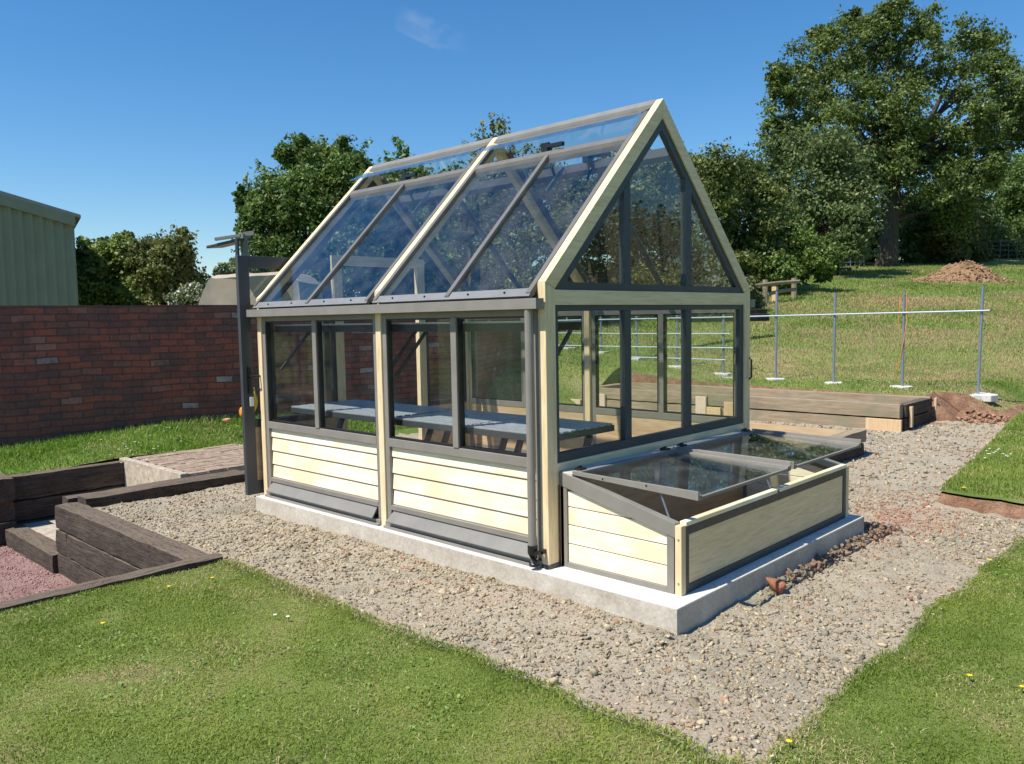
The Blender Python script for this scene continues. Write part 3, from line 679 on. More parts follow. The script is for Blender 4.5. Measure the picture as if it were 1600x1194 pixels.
for z0, z1, a in ((-.27, -.03, 6.28), (-.48, -.275, 6.34), (-.75, -.485, 6.30)): beam(t, 'sleeper', SLP['y'], (-1.36, -1.14, a, 8.4, z0, z1))
t = thing('garden_steps', 'timber edged steps climbing from the pit to the brick landing', 'steps', (-.6, 5.6, -.7))
beam(t, 'riser', SLP['y'], (-1.26, -1.06, 4.84, 6.44, -.74, -.545)); MB().box(-1.06, -.62, 5.0, 6.44, -.75, -.56).build('tread', RUBBLE, t)
beam(t, 'riser', SLP['y'], (-.66, -.48, 5.0, 6.44, -.60, -.36)); MB().box(-.48, -.02, 5.0, 6.44, -.60, -.375).build('tread', RUBBLE, t)
V = []; F = []; ys_ = np.linspace(5.0, 6.46, 26); zs_ = np.linspace(-.38, -.02, 8)
for y in ys_:
    for z in zs_: V.append((.02-.02*abs(vnoise(y*9, z*9, 4)), y, z))
for i in range(25):
    for j in range(7): F.append((i*8+j, i*8+j+1, (i+1)*8+j+1, (i+1)*8+j))
npmesh('top_riser', V, F, RUBBLE, t)
bp = thing('brick_landing', 'sandy brick landing between the steps and the gravel by the open door', 'paving', (.7, 5.7, -.05))
MB().box(.02, .10, 5.0, 6.61, -.2, -.018).build('concrete_lip', RUBBLE, bp, .004)
q = MB(); random.seed(3)
for i in range(7):
    for j in range(14):
        x = .104+i*.215+(j % 2)*.05; y = 5.005+j*.112
        if x > 1.25: continue
        z = -.026+random.uniform(-.004, .004); q.box(x, x+.205, y, y+.103, -.15, z)
q.build('pavers', PAVER, bp, .006)
MB().box(.10, 1.5, 5.0, 6.62, -.16, -.045).build('mortar_bed', RUBBLE, bp)

# ------------------------------------------------------------------ raised beds
def soilbox(parent, b):
    xs_ = np.linspace(b[0], b[1], 22); ys__ = np.linspace(b[2], b[3], 60); X, Y = np.meshgrid(xs_, ys__, indexing='ij')
    Z = b[4]+.05*fbm(X*3, Y*3, 77, 3); V = np.stack([X, Y, Z], -1).reshape(-1, 3)
    F = [(i*60+j, (i+1)*60+j, (i+1)*60+j+1, i*60+j+1) for i in range(21) for j in range(59)]
    npmesh('soil', V, F, SOILD if b[5] == 0 else plain('bed_filling', (.26, .205, .16), .9, 5, .3), parent, smooth=True)
rb = thing('raised_bed', 'larger two course sleeper bed at the foot of the meadow', 'raised bed', (8.7, 3.5, -.13))
for y0, y1, z0, z1 in ((.66, 3.6, .045, .235), (3.61, 6.25, .045, .235), (.70, 3.1, -.22, .032), (3.11, 6.25, -.22, .032)):
    beam(rb, 'side_timber', OLDT['y'], (8.05, 8.19, y0, y1, z0, z1), .003)
beam(rb, 'side_timber', OLDT['y'], (9.31, 9.45, .66, 6.25, -.05, .235), .003)
beam(rb, 'end_timber', SLP['x'], (8.195, 9.305, .62, .77, .045, .228)); beam(rb, 'end_timber', SLP['x'], (8.195, 9.305, .635, .77, -.22, .032)); beam(rb, 'end_timber', OLDT['x'], (8.195, 9.305, 6.05, 6.25, -.1, .225))
soilbox(rb, (8.19, 9.32, .8, 6.06, .06, 1))
for a in ((8.02, 8.046, .72, 1.10, -.17, .03), (8.00, 8.046, .62, .715, -.17, .03), (8.30, 8.36, .575, .615, -.10, .19), (9.38, 9.44, .58, .615, -.08, .22)):
    MB().box(*a).build('peg', NEWT['z'], rb, .004)
MB().box(7.86, 8.03, .60, 1.35, -.185, -.15).build('base_plank', NEWT['y'], rb, .004)
PALEW = wood('pale_offcut', (.62, .48, .35), (.72, .58, .44), 'z', .8)
for y, w, z, m_ in ((3.11, .18, .13, BROWN['z']), (3.35, .25, .03, NEWT['y']), (3.61, .19, .19, PALEW), (5.64, .19, .13, PALEW), (6.2, .28, .0, PALEW)):
    MB().box(8.0, 8.045, y, y+w, -.17, z).build('peg', m_, rb, .004)
rb2 = thing('raised_bed', 'smaller open sleeper bed with orange new inner board, right behind the cold frame', 'raised bed', (5.1, 3.0, -.13))
beam(rb2, 'end_timber', OLDT['x'], (4.3, 5.92, .32, .48, .015, .16)); beam(rb2, 'end_timber', SLP['x'], (4.3, 5.90, .335, .48, -.24, .008))
beam(rb2, 'side_timber', OLDT['y'], (5.76, 5.93, .485, 6.0, -.22, .15)); MB().box(5.745, 5.758, .49, 2.1, -.12, .155).build('inner_board', NEWT['y'], rb2)
MB().box(5.735, 5.758, 2.11, 2.30, -.12, .165).build('inner_board', CONCW, rb2, .003); MB().box(5.745, 5.758, 2.31, 5.9, -.12, .15).build('inner_board', NEWT['y'], rb2)
beam(rb2, 'side_timber', SLP['y'], (4.3, 4.45, .485, 6.0, -.2, .14)); beam(rb2, 'end_timber', SLP['x'], (4.46, 5.75, 5.85, 6.0, -.2, .14))
soilbox(rb2, (4.44, 5.75, .47, 5.86, -.06, 0))

# ------------------------------------------------------------------ brick garden wall
def wallrun(label, ax, ay, bx_, by_, ztop, th=.23):
    L = math.hypot(bx_-ax, by_-ay); ang = math.atan2(by_-ay, bx_-ax)
    V = []; F = []; n = int(L/.25)
    for i in range(n+1):
        x = L*i/n; w = .012*vnoise(x*1.3, 0, 4); t_ = ztop+.012*float(vnoise(x*2.2, 3, 5))
        V += [(x, w, -1.0), (x, w, t_), (x, w+th, t_), (x, w+th, -1.0)]
    for i in range(n):
        for k in range(3): F.append((4*i+k, 4*i+4+k, 4*i+5+k, 4*i+1+k))
    F += [(0, 1, 2, 3), (4*n+3, 4*n+2, 4*n+1, 4*n)]
    o = MB().add(V, F).build('brick_wall', BRICK, loc=(0, 0, 0)); o.location = (ax, ay, 0); o.rotation_euler = (0, 0, ang)
    return tag(o, label, 'wall')
wallrun('old red brick garden wall in shade behind the rear lawn', -7.0, 9.05, 5.70, 6.50, 1.765)
wallrun('far length of brick wall seen through the greenhouse, turning away from the corner', 5.72, 6.52, 13.6, 11.7, 1.765)

# ------------------------------------------------------------------ shed beyond the wall
sd = thing('farm_shed', 'sage green ribbed metal shed rising behind the brick wall', 'shed', (.5, 15.5, 0))
A = at(-420, 475, 13.4); B = at(123, 475, 16.0); da = np.array([B[0]-A[0], B[1]-A[1]]); Ls = np.hypot(*da); da /= Ls; nrm = np.array([da[1], -da[0]])
def ztop(s): return at(-420, 176, 13.4)[2]*(1-s)+at(121, 341, 16.0)[2]*s
V = []; F = []; m_ = int(Ls/.165)
prof = [(0, 0), (.55, 0), (.68, .030), (.87, .030)]
pts = []
for i in range(m_):
    for f_, dpt in prof:
        s = (i+f_)/m_; pts.append((A[0]+da[0]*s*Ls+nrm[0]*dpt, A[1]+da[1]*s*Ls+nrm[1]*dpt, s))
pts.append((B[0], B[1], 1))
for p in pts: V += [(p[0], p[1], -.3), (p[0], p[1], ztop(p[2]))]
for i in range(len(pts)-1): F.append((2*i, 2*i+2, 2*i+3, 2*i+1))
npmesh('ribbed_wall', V, F, CLAD, sd)
bk = np.array([-nrm[0], -nrm[1]])*6
npmesh('end_wall', [(B[0], B[1], -.3), (B[0]+bk[0], B[1]+bk[1], -.3), (B[0]+bk[0], B[1]+bk[1], ztop(1)), (B[0], B[1], ztop(1))], [(0, 1, 2, 3)], CLAD, sd)
E1 = B[:2]+da*.12; o0 = nrm*.10
q = MB(); a0 = A[:2]+o0; e0 = E1+o0
rf = [(a0[0], a0[1], ztop(0)), (e0[0], e0[1], ztop(1.01)), (e0[0]+bk[0]*1.05, e0[1]+bk[1]*1.05, ztop(1.01)), (a0[0]+bk[0]*1.05, a0[1]+bk[1]*1.05, ztop(0))]
q.hexa([(p[0], p[1], p[2]) for p in rf]+[(p[0], p[1], p[2]+.06) for p in rf]); q.build('roof', metal('shed_roof_sheet', (.26, .26, .25), .6), sd)
q = MB(); a0 = A[:2]+nrm*.104; e0 = E1+nrm*.104
q.hexa([(a0[0], a0[1], ztop(0)-.20), (e0[0]-da[0]*.1, e0[1]-da[1]*.1, ztop(.99)-.20), (e0[0]-da[0]*.1-nrm[0]*.06, e0[1]-da[1]*.1-nrm[1]*.06, ztop(.99)-.2), (a0[0]-nrm[0]*.06, a0[1]-nrm[1]*.06, ztop(0)-.2),
        (a0[0], a0[1], ztop(0)-.002), (e0[0]-da[0]*.1, e0[1]-da[1]*.1, ztop(.99)-.002), (e0[0]-da[0]*.1-nrm[0]*.06, e0[1]-da[1]*.1-nrm[1]*.06, ztop(.99)-.002), (a0[0]-nrm[0]*.06, a0[1]-nrm[1]*.06, ztop(0)-.002)])
q.build('verge_trim', CLAD, sd)

# ------------------------------------------------------------------ canvas covered load, panel on posts
cv = thing('covered_trailer', 'tan canvas covered load with sloping end, behind the brick wall', 'trailer', tuple(at(380, 480, 15)*[1, 1, 0]))
D_ = 15.0; base = [(296, 505), (330, 427), (440, 421), (466, 440), (474, 520)]
nU = 40; V = []; F = []
prof = []
for k in range(len(base)-1):
    for j in range(8): prof.append((np.array(base[k])*(1-j/8)+np.array(base[k+1])*j/8))
prof.append(np.array(base[-1])); M_ = 10
for j in range(M_+1):
    for i, p in enumerate(prof):
        w = at(p[0], p[1], D_); dep = j/M_*2.4; sh = .0 if j else 0
        z = w[2]-(.10*(1-min(1, j/1.5)) if p[1] < 435 else 0) - (.12 if j == M_ else 0)
        z += .03*float(vnoise(i*.9, j*1.1, 7)); off_ = .035*float(vnoise(i*.55, j*.4, 8))
        V.append((w[0]+F2[0]*(dep+off_), w[1]+F2[1]*(dep+off_), z))
n_ = len(prof)
for j in range(M_):
    for i in range(n_-1): F.append((j*n_+i, j*n_+i+1, (j+1)*n_+i+1, (j+1)*n_+i))
npmesh('canvas_cover', V, F, TARP, cv, smooth=True)
V2 = []; 
for i, p in enumerate(prof):
    for z_ in np.linspace(0, 1, 6):
        w = at(p[0], p[1], D_); zt = w[2]-.10 if p[1] < 435 else w[2]
        o_ = .05*float(vnoise(i*.9, z_*2, 9)); V2.append((w[0]-F2[0]*o_*z_, w[1]-F2[1]*o_*z_, .2+(zt-.2)*(1-z_)))
F_ = [(i*6+j, (i+1)*6+j, (i+1)*6+j+1, i*6+j+1) for i in range(n_-1) for j in range(5)]
npmesh('canvas_end', V2, F_, TARP, cv, smooth=True)
pn = thing('garden_shelter', 'weathered grey sheet tilted on thin posts above the brick wall', 'shelter', tuple(at(371, 480, 14)*[1, 1, 0]))
p0 = at(322, 384, 14); p1 = at(374, 372, 14); q = MB(); bkv = np.array([F2[0], F2[1], .10])*.8
a = [p0, p1, p1+bkv, p0+bkv]; q.hexa([tuple(p-np.array([0, 0, .05])) for p in a]+[tuple(p) for p in a]); q.build('tilted_sheet', GREYD, pn, .01)
q = MB(); p0b = p0+np.array([0, 0, .09])+bkv*.1; p1b = p1+np.array([0, 0, .035]); q.bar(tuple(at(336, 374, 14)), tuple(at(376, 368, 14)), .06, .05); q.build('top_bar', GREYL, pn)
c = at(370, 373, 14); MB().tube([(c[0], c[1], .3), (c[0], c[1], c[2])], .035, 8).build('post', GREYD, pn)
c = at(381, 366, 14.3); MB().box(c[0]-.045, c[0]+.045, c[1]-.045, c[1]+.045, .3, c[2]).build('post', GREYL, pn)
e = at(397, 364, 14.3); MB().bar(tuple(c), tuple(e), .07, .07).build('arm', GREYL, pn)

# ------------------------------------------------------------------ metal posts and rails
random.seed(5)
pylist = [(.24, 1.87, .27), (1.33, 1.83, .275), (2.44, 1.84, .29), (3.48, 1.90, .30), (4.52, 1.9, .33), (5.52, 1.9, .38), (6.48, 1.9, .41), (7.38, 1.9, .41), (8.31, 1.9, .41)]
pl = ['rightmost metal post, on the white concrete pad beside the bare red soil', 'second metal post from the right, with orange twine around it', 'third metal post from the right, in front of the dry patch', 'metal post just right of the greenhouse corner, below the wooden rail fence',
      'metal post seen through the right pane of the gable window', 'metal post seen through the middle pane of the gable window, right of its centre bar', 'metal post seen through the middle pane of the gable window, left of its centre bar', 'metal post seen through the left pane of the gable window, nearer its right edge', 'farthest metal post, at the left edge of the gable window']
for k, (y, zt, zb) in enumerate(pylist):
    zb = float(G(10.2, y))
    t = thing('metal_post', pl[k], 'post', (10.2, y, zb), 'metal posts in a row behind the raised beds')
    lean = random.uniform(-.01, .01)+(.03 if k == 0 else .012 if k == 1 else 0)
    MB().tube([(10.2, y, zb-.1), (10.2+lean*.2, y-lean, zt)], .021, 8).build('pole', GALV, t)
    r = .17 if k else .27; V = []; n = 14
    top = zb+.022
    ring = [(10.2+math.cos(a)*r*random.uniform(.75, 1.15), y+math.sin(a)*r*random.uniform(.75, 1.15)) for a in np.linspace(0, 2*math.pi, n, endpoint=False)]
    MB().prism(ring, 'z', zb-.08, top).build('concrete_pad', CONCW, t, .01)
    if k == 1: MB().tube([(10.19, y-.03, zb+.8), (10.17, y+.07, zb+1.0), (10.18, y+.05, 1.7), (10.18, y-.05, 1.8), (10.17, y-.06, 1.3), (10.17, y+.02, .8), (10.16, y+.09, .55)], .006, 5).build('twine', ORANGE, t)
def rail(label, y0, z0, y1, z1):
    o = MB().tube([(10.165, y0, z0), (10.165, (y0+y1)/2, (z0+z1)/2-.01), (10.165, y1, z1)], .013, 6).build('support_rail', RAILM, loc=(10.165, y0, z0))
    tag(o, label, 'rail', 'pale rails tied across the metal posts')
rail('top pale rail reaching right past all the metal posts', .10, 1.492, 9.2, 1.44)
rail('second pale rail from the top, seen through the gable window', 4.35, 1.15, 9.0, 1.17)
rail('third pale rail from the top, seen through the gable window', 4.3, .885, 9.2, .90)
rail('lowest tied pale rail, seen through the gable window', 4.45, .66, 9.2, .71)
o = MB().tube([(9.95, 4.0, .335), (9.95, 6.0, .40), (10.0, 8.0, .44)], .018, 6).build('loose_rail', RAILM, loc=(9.95, 4, .33)); tag(o, 'pale rail lying loose on the grass at the foot of the posts', 'rail')

# ------------------------------------------------------------------ rail fence, hurdles, sleepers, mound
ft = thing('rail_fence', 'weathered wooden post and rail fence ending under the dark trees', 'fence', tuple(at(1200, 470, 27)))
fp = [(1080, 452, 24.0, 9), (1130, 446, 25.2, 9), (1196, 437, 27, 9), (1241, 434.5, 28.5, 9)]
for u, v, D, w in fp:
    c = at(u, v, D); g_ = float(G(c[0], c[1])); r = w*D/FPX/2
    MB().tube([(c[0], c[1], g_-.2), (c[0], c[1], c[2])], [r, r*.95], 8).build('post', OLDT['z'], ft)
c = at(1211, 448, 27.5); MB().box(c[0]-.08, c[0]+.08, c[1]-.08, c[1]+.08, float(G(c[0], c[1]))-.1, c[2]).build('post', NEWT['z'], ft)
for (u0, v0, D0, u1, v1, D1) in ((1075, 458, 23.7, 1172, 447.5, 26.2), (1172, 447.5, 26.2, 1246, 440, 28.4), (1080, 474, 23.8, 1172, 464, 26.4), (1200, 459, 27, 1240, 452.5, 28.3)):
    a = at(u0, v0, D0); b = at(u1, v1, D1); n_ = F2*.14
    MB().tube([(a[0]-n_[0], a[1]-n_[1], a[2]), ((a[0]+b[0])/2-n_[0], (a[1]+b[1])/2-n_[1], (a[2]+b[2])/2+.02), (b[0]-n_[0], b[1]-n_[1], b[2])], .065, 7).build('rail', OLDT['x'], ft)
t = thing('timber_stack', 'dark timbers lying stacked in the grass beside the greenhouse corner', 'timber', tuple(at(1180, 492, 19)))
for (v, du, hh) in ((487, 0, .09), (496, 4, .12)):
    a = at(1060, v+2, 17.6); b = at(1193+du, v, 19.2); MB().bar(tuple(a), tuple(b), .2, hh*1.4).build('timber', SLP['x'], t, .01)
def hurdle(label, u0, u1, v0, v1, D, mat, n):
    a = at(u0, v0, D); b = at(u1, v0+1.5*(u1-u0)/50*0, D+1); g = thing('metal_hurdle', label, 'fence', tuple(at(u0, v1, D)))
    for k in range(n):
        t_ = k/(n-1); p = a*(1-t_)+b*t_; gz_ = float(G(p[0], p[1])); MB().tube([(p[0], p[1], gz_-.1), (p[0], p[1], gz_+1.25)], .03, 6).build('upright', mat, g)
    q = MB()
    for h in (.3, .6, .9, 1.2):
        q.tube([(a[0], a[1], float(G(a[0], a[1]))+h), (b[0], b[1], float(G(b[0], b[1]))+h)], .022, 6)
    q.build('rails', mat, g)
hurdle('pale grey metal fence left of the great oak trunk', 1300, 1350, 400, 415, 46, GALV, 8)
hurdle('dark metal fence at the far right under the trees', 1536, 1640, 395, 405, 52, GREYD, 9)
# soil heap
mc = at(1490, 440, 35.5); 
nx_, ny_ = 70, 46; us = np.linspace(-1, 1, nx_); vs_ = np.linspace(-1, 1, ny_); U_, V_ = np.meshgrid(us, vs_, indexing='ij')
prof_u = np.interp(us, [-1, -.75, -.45, -.15, .05, .25, .5, .75, 1], [0, .10, .30, .72, .95, 1.0, .90, .45, 0])
Hm = prof_u[:, None]*np.clip(1-V_**2*1.1, 0, 1)**1.0*.84*(1+.35*fbm(U_*5, V_*5, 91, 4))+.09*fbm(U_*20, V_*20, 95, 2)*prof_u[:, None]
X_ = mc[0]+R2[0]*U_*2.05+F2[0]*V_*1.9; Y_ = mc[1]+R2[1]*U_*2.05+F2[1]*V_*1.7
Z_ = G(X_, Y_)-.06+Hm*1.02
VV = np.stack([X_, Y_, Z_], -1).reshape(-1, 3); FF = [(i*ny_+j, (i+1)*ny_+j, (i+1)*ny_+j+1, i*ny_+j+1) for i in range(nx_-1) for j in range(ny_-1)]
o = npmesh('soil_heap', VV, FF, SOILT, smooth=False, loc=tuple(mc)); tag(o, 'heap of tan soil dumped on the meadow in front of the trees', 'soil heap')

V_r, U_r = RNG.uniform(-.95, .2, 420), RNG.uniform(-1.05, 1.05, 420)
hx_ = mc[0]+R2[0]*U_r*2.05+F2[0]*V_r*1.9; hy_ = mc[1]+R2[1]*U_r*2.05+F2[1]*V_r*1.9
hz_ = G(hx_, hy_)-.04+np.interp(U_r, us, prof_u)*np.clip(1-V_r**2*1.1, 0, 1)*.86*(1+.35*fbm(U_r*5, V_r*5, 91, 4))
HEAPCLODS = np.stack([hx_, hy_, hz_], -1)
# ------------------------------------------------------------------ trees
def leaves(C, n_out, size, cols, squash=.75):
    """C (n,3) leaf centres, outward dirs -> small two-triangle leaves"""
    n = len(C)
    nrm = n_out+RNG.normal(0, .75, (n, 3))+np.array([0, 0, .35]); nrm /= np.linalg.norm(nrm, axis=1)[:, None]
    a = np.cross(nrm, RNG.normal(0, 1, (n, 3))); a /= np.linalg.norm(a, axis=1)[:, None]; b = np.cross(nrm, a)
    s = size*RNG.uniform(.6, 1.35, (n, 1)); w = s*RNG.uniform(.45, .75, (n, 1))
    V = np.stack([C-a*s/2, C+b*w/2+nrm*s*.1, C+a*s/2, C-b*w/2+nrm*s*.1], 1).reshape(-1, 3)
    F = np.arange(4*n).reshape(n, 4)
    return V, F, np.repeat(cols, 4, axis=0)
def tree(name, label, cat, blobs, D, leaf, nper, c1, c2, trunk=None, dspread=.10, group=None, sub=.42, c3=None, limbs=True, trad=None, fill=1.0, sprigs=()):
    cen = []; 
    c1 = tuple(1.4*k for k in c1); c2 = tuple(2.0*k for k in c2); nper = int(nper*2.1); leaf = leaf*.88; blobs = [(b[0], b[1], b[2]*(1.14 if b[2] > 15 else 1.0))+tuple(b[3:]) for b in blobs]
    for b in blobs:
        u, v, r = b[:3]; d = D*(1+random.uniform(-dspread, dspread)) if len(b) < 4 else b[3]
        cen.append((at(u, v, d), r*d/FPX))
    if trunk is None:
        u = sum(b[0] for b in blobs)/len(blobs); p = at(u, 480, D); trunk = (p[0], p[1])
    g_ = float(G(*trunk)); t = thing(name, label, cat, (trunk[0], trunk[1], g_), group)
    Cs = []; Ns = []; Sh = []
    for c, r in cen:
        k = max(3, int((18 if r*FPX/D > 13 else 5)*fill)); dirs = RNG.normal(0, 1, (k, 3)); dirs /= np.linalg.norm(dirs, axis=1)[:, None]
        sc = c+dirs*r*RNG.uniform(.35, .92, (k, 1)); sr = r*sub*RNG.uniform(.7, 1.35, k)
        for q, rr in zip(sc, sr):
            m = int(nper/k*RNG.uniform(.6, 1.3)); d = RNG.normal(0, 1, (m, 3)); d[:, 2] = d[:, 2]*.8+.15; d /= np.linalg.norm(d, axis=1)[:, None]
            tw = RNG.normal(0, 1, (6, 3)); tw /= np.linalg.norm(tw, axis=1)[:, None]; tk = tw[RNG.integers(0, 6, m)]
            w1 = (RNG.uniform(0, 1, (m, 1)) < .45)                 # leaves along twigs that poke out of the clump
            off_ = np.where(w1, tk*rr*RNG.uniform(.2, 1.75, (m, 1))+d*rr*.16, d*rr*np.abs(RNG.normal(.72, .28, (m, 1))))
            Cs.append(q+off_*np.array([1.1, 1.1, .85])); Ns.append(d); Sh.append(np.full(m, RNG.uniform(0, 1)))
    tw_ = []
    for (ua, va, ub, vb) in sprigs:
        A_ = at(ua, va, D); B_ = at(ub, vb, D); m_ = A_*.5+B_*.5+RNG.normal(0, .05, 3); ln = np.linalg.norm(B_-A_); tw_.append((A_, m_, B_, .016))
        n_ = int(75*ln); tt = RNG.uniform(.15, 1, (n_, 1)); p_ = np.where(tt < .5, A_+(m_-A_)*tt*2, m_+(B_-m_)*(tt*2-1)); d = RNG.normal(0, 1, (n_, 3)); d /= np.linalg.norm(d, axis=1)[:, None]
        Cs.append(p_+d*.13*RNG.uniform(.3, 1.3, (n_, 1))); Ns.append(d); Sh.append(np.full(n_, .6))
        for _ in range(int(3*ln)):
            t0 = random.uniform(.2, .8); q0 = A_*(1-t0)+B_*t0; q1 = q0+np.array([random.uniform(-.3, .3), random.uniform(-.3, .3), random.uniform(.1, .3)]); tw_.append((q0, (q0+q1)/2, q1, .008))
            n2 = 14; tt = RNG.uniform(.3, 1, (n2, 1)); d = RNG.normal(0, 1, (n2, 3)); d /= np.linalg.norm(d, axis=1)[:, None]; Cs.append(q0+(q1-q0)*tt+d*.07); Ns.append(d); Sh.append(np.full(n2, .6))
    C = np.concatenate(Cs); Nn = np.concatenate(Ns); S = np.concatenate(Sh)[:, None]
    t_ = np.clip(S*.5+RNG.uniform(0, .6, (len(C), 1)), 0, 1); cols = np.array(c1)*(1-t_)+np.array(c2)*t_
    if c3 is not None:
        k = RNG.uniform(0, 1, len(C)) < c3[1]; cols[k] = np.array(c3[0])*RNG.uniform(.8, 1.1, (k.sum(), 1))
    keep = C[:, 2] > G(C[:, 0], C[:, 1])-.1
    V, F, cc = leaves(C[keep], Nn[keep], leaf, cols[keep])
    npmesh('crown', V, F, LEAF, t, col=cc)
    q = MB(); zt = max(c[2] for c, r in cen); tr = trad or max(.06, (zt-g_)*.03)
    mid = np.mean([c for c, r in cen], axis=0); fork = g_+(mid[2]-g_)*.55
    q.tube([(trunk[0], trunk[1], g_-.3), (trunk[0], trunk[1], g_+.3), (trunk[0]*.9+mid[0]*.1, trunk[1]*.9+mid[1]*.1, (g_+fork)/2), (trunk[0]*.7+mid[0]*.3, trunk[1]*.7+mid[1]*.3, fork)], [tr*1.35, tr*1.02, tr*.85, tr*.7], 10)
    if limbs:
        f = Vector((trunk[0]*.7+mid[0]*.3, trunk[1]*.7+mid[1]*.3, fork))
        for c, r in cen:
            if c[2] < fork-.2: st = Vector((trunk[0], trunk[1], g_+(fork-g_)*.5))
            else: st = f
            cv_ = Vector(c); m1 = st.lerp(cv_, .45)+Vector((random.uniform(-.12, .12), random.uniform(-.12, .12), .08))*(cv_-st).length
            q.tube([st, m1, st.lerp(cv_, .88)], [tr*.42, tr*.22, tr*.05], 6)
    for a_, b_, c_, r_ in tw_: q.tube([tuple(a_), tuple(b_), tuple(c_)], [r_, r_*.7, r_*.3], 5)
    q.build('trunk', BARK, t, smooth=True)
    return t
random.seed(21)
GRN1, GRN2 = (.030, .062, .012), (.10, .155, .030)
oak = [(1228, 150, 36), (1262, 110, 42), (1308, 80, 44), (1362, 58, 44), (1418, 55, 42), (1455, 42, 28), (1380, 108, 48), (1318, 138, 48), (1258, 180, 42), (1212, 205, 22), (1300, 196, 46), (1366, 168, 50), (1438, 112, 44), (1415, 180, 50), (1345, 232, 46), (1396, 250, 48), (1452, 222, 42),
       (1506, 78, 40), (1540, 76, 34), (1566, 112, 32), (1520, 132, 46), (1572, 172, 38), (1528, 190, 40), (1622, 160, 44), (1610, 212, 34), (1482, 282, 44), (1430, 300, 44), (1350, 292, 40), (1535, 262, 34), (1560, 225, 28), (1655, 190, 40), (1222, 250, 24), (1290, 260, 40), (1240, 215, 30), (1500, 240, 40), (1500, 330, 38), (1590, 150, 36), (1216, 118, 20), (1290, 60, 22), (1400, 28, 26), (1340, 35, 20)]
tp_ = at(1386, 412, 47)
tree('oak_tree', 'great spreading oak on the brow of the meadow', 'tree', oak, 47, .205, 1750, (.030, .052, .012), (.105, .138, .034), trunk=(tp_[0], tp_[1]), dspread=.055, trad=.62, sub=.30, fill=1.0)
tree('ash_tree', 'grey green tree filling in below the left side of the oak', 'tree', [(1230, 240, 38), (1270, 238, 42), (1318, 262, 42), (1212, 292, 34), (1262, 300, 46), (1322, 320, 42), (1352, 300, 30), (1292, 360, 46), (1330, 345, 34), (1225, 320, 36), (1215, 350, 30), (1340, 372, 30), (1240, 350, 44), (1290, 400, 34), (1250, 400, 40)], 40, .20, 1500, (.034, .056, .018), (.098, .128, .042), dspread=.06)
tree('hawthorn_tree', 'bronze green hawthorn just right of the gable slope', 'tree', [(1128, 264, 34), (1166, 274, 28), (1108, 302, 38), (1158, 322, 38), (1118, 352, 38), (1150, 382, 38), (1192, 342, 32), (1096, 402, 38), (1195, 398, 36), (1060, 350, 44), (1205, 330, 26), (1180, 300, 20), (1180, 380, 30), (1210, 360, 26), (1130, 300, 34), (1150, 425, 34), (1085, 270, 26), (1200, 300, 20)], 31, .15, 1500, (.038, .056, .013), (.105, .128, .032), dspread=.06, c3=((.13, .10, .035), .03))
tree('shrub', 'bright green shrub spilling over the end of the rail fence', 'shrub', [(1192, 402, 30), (1236, 392, 34), (1222, 424, 26), (1272, 410, 26), (1180, 428, 24), (1260, 385, 26), (1215, 375, 30), (1285, 425, 14), (1200, 440, 22), (1240, 420, 28), (1300, 405, 16)], 30.5, .15, 1300, (.03, .06, .012), (.115, .165, .035), dspread=.03)
tree('hazel_bush', 'broad bushy tree behind the brick wall, left of the greenhouse roof', 'tree', [(478, 248, 30), (520, 250, 32), (452, 290, 38), (414, 318, 20), (500, 300, 46), (542, 300, 42), (398, 346, 22), (442, 358, 46), (500, 370, 50), (560, 350, 46), (390, 372, 16), (424, 402, 36), (480, 428, 40), (550, 262, 20), (445, 244, 14), (540, 420, 44), (470, 222, 12), (390, 350, 16), (382, 300, 10), (540, 222, 10), (425, 440, 34), (395, 425, 24), (470, 330, 40), (505, 430, 44), (430, 330, 34), (560, 400, 44), (500, 270, 34), (580, 300, 30), (378, 320, 12), (590, 420, 44)], 20, .115, 1900, (.026, .056, .012), (.10, .150, .032), dspread=.05, c3=((.14, .15, .04), .06), sprigs=((470, 235, 466, 210), (540, 235, 543, 212), (420, 275, 398, 256), (410, 300, 376, 288), (560, 250, 572, 222), (500, 235, 505, 216), (590, 290, 600, 262)))
tree('hedge_tree', 'overgrown hedge tree seen through the far left roof panes', 'tree', [(590, 350, 40), (600, 410, 44), (660, 360, 44), (700, 300, 40), (730, 400, 44), (740, 440, 44), (580, 450, 40), (660, 470, 44), (640, 300, 36), (610, 310, 44), (660, 320, 44), (620, 380, 44), (680, 390, 44), (640, 440, 44), (700, 450, 40), (715, 340, 40), (655, 285, 18)], 21, .13, 1300, GRN1, GRN2, dspread=.05, sprigs=((620, 285, 621, 214), (615, 280, 602, 240), (632, 280, 641, 242), (600, 280, 590, 252), (650, 280, 660, 250), (626, 275, 632, 228)))
tree('hedge_tree', 'thin topped hedge tree whose sparse twigs rise above the middle of the ridge', 'tree', [(740, 330, 44), (810, 350, 44), (870, 350, 44), (880, 430, 44), (760, 470, 44), (830, 470, 44), (900, 320, 40), (770, 310, 44), (830, 320, 44), (780, 380, 44), (850, 390, 44), (800, 440, 44), (765, 275, 20), (800, 270, 18), (840, 268, 20), (870, 300, 40)], 22, .12, 1200, (.045, .06, .018), (.12, .135, .04), dspread=.05, fill=.8, sprigs=((770, 260, 768, 176), (775, 260, 790, 186), (760, 262, 742, 205), (765, 250, 752, 192), (790, 262, 808, 212), (800, 262, 832, 222), (780, 240, 778, 188), (750, 270, 738, 222), (830, 262, 850, 228), (860, 265, 872, 236)))
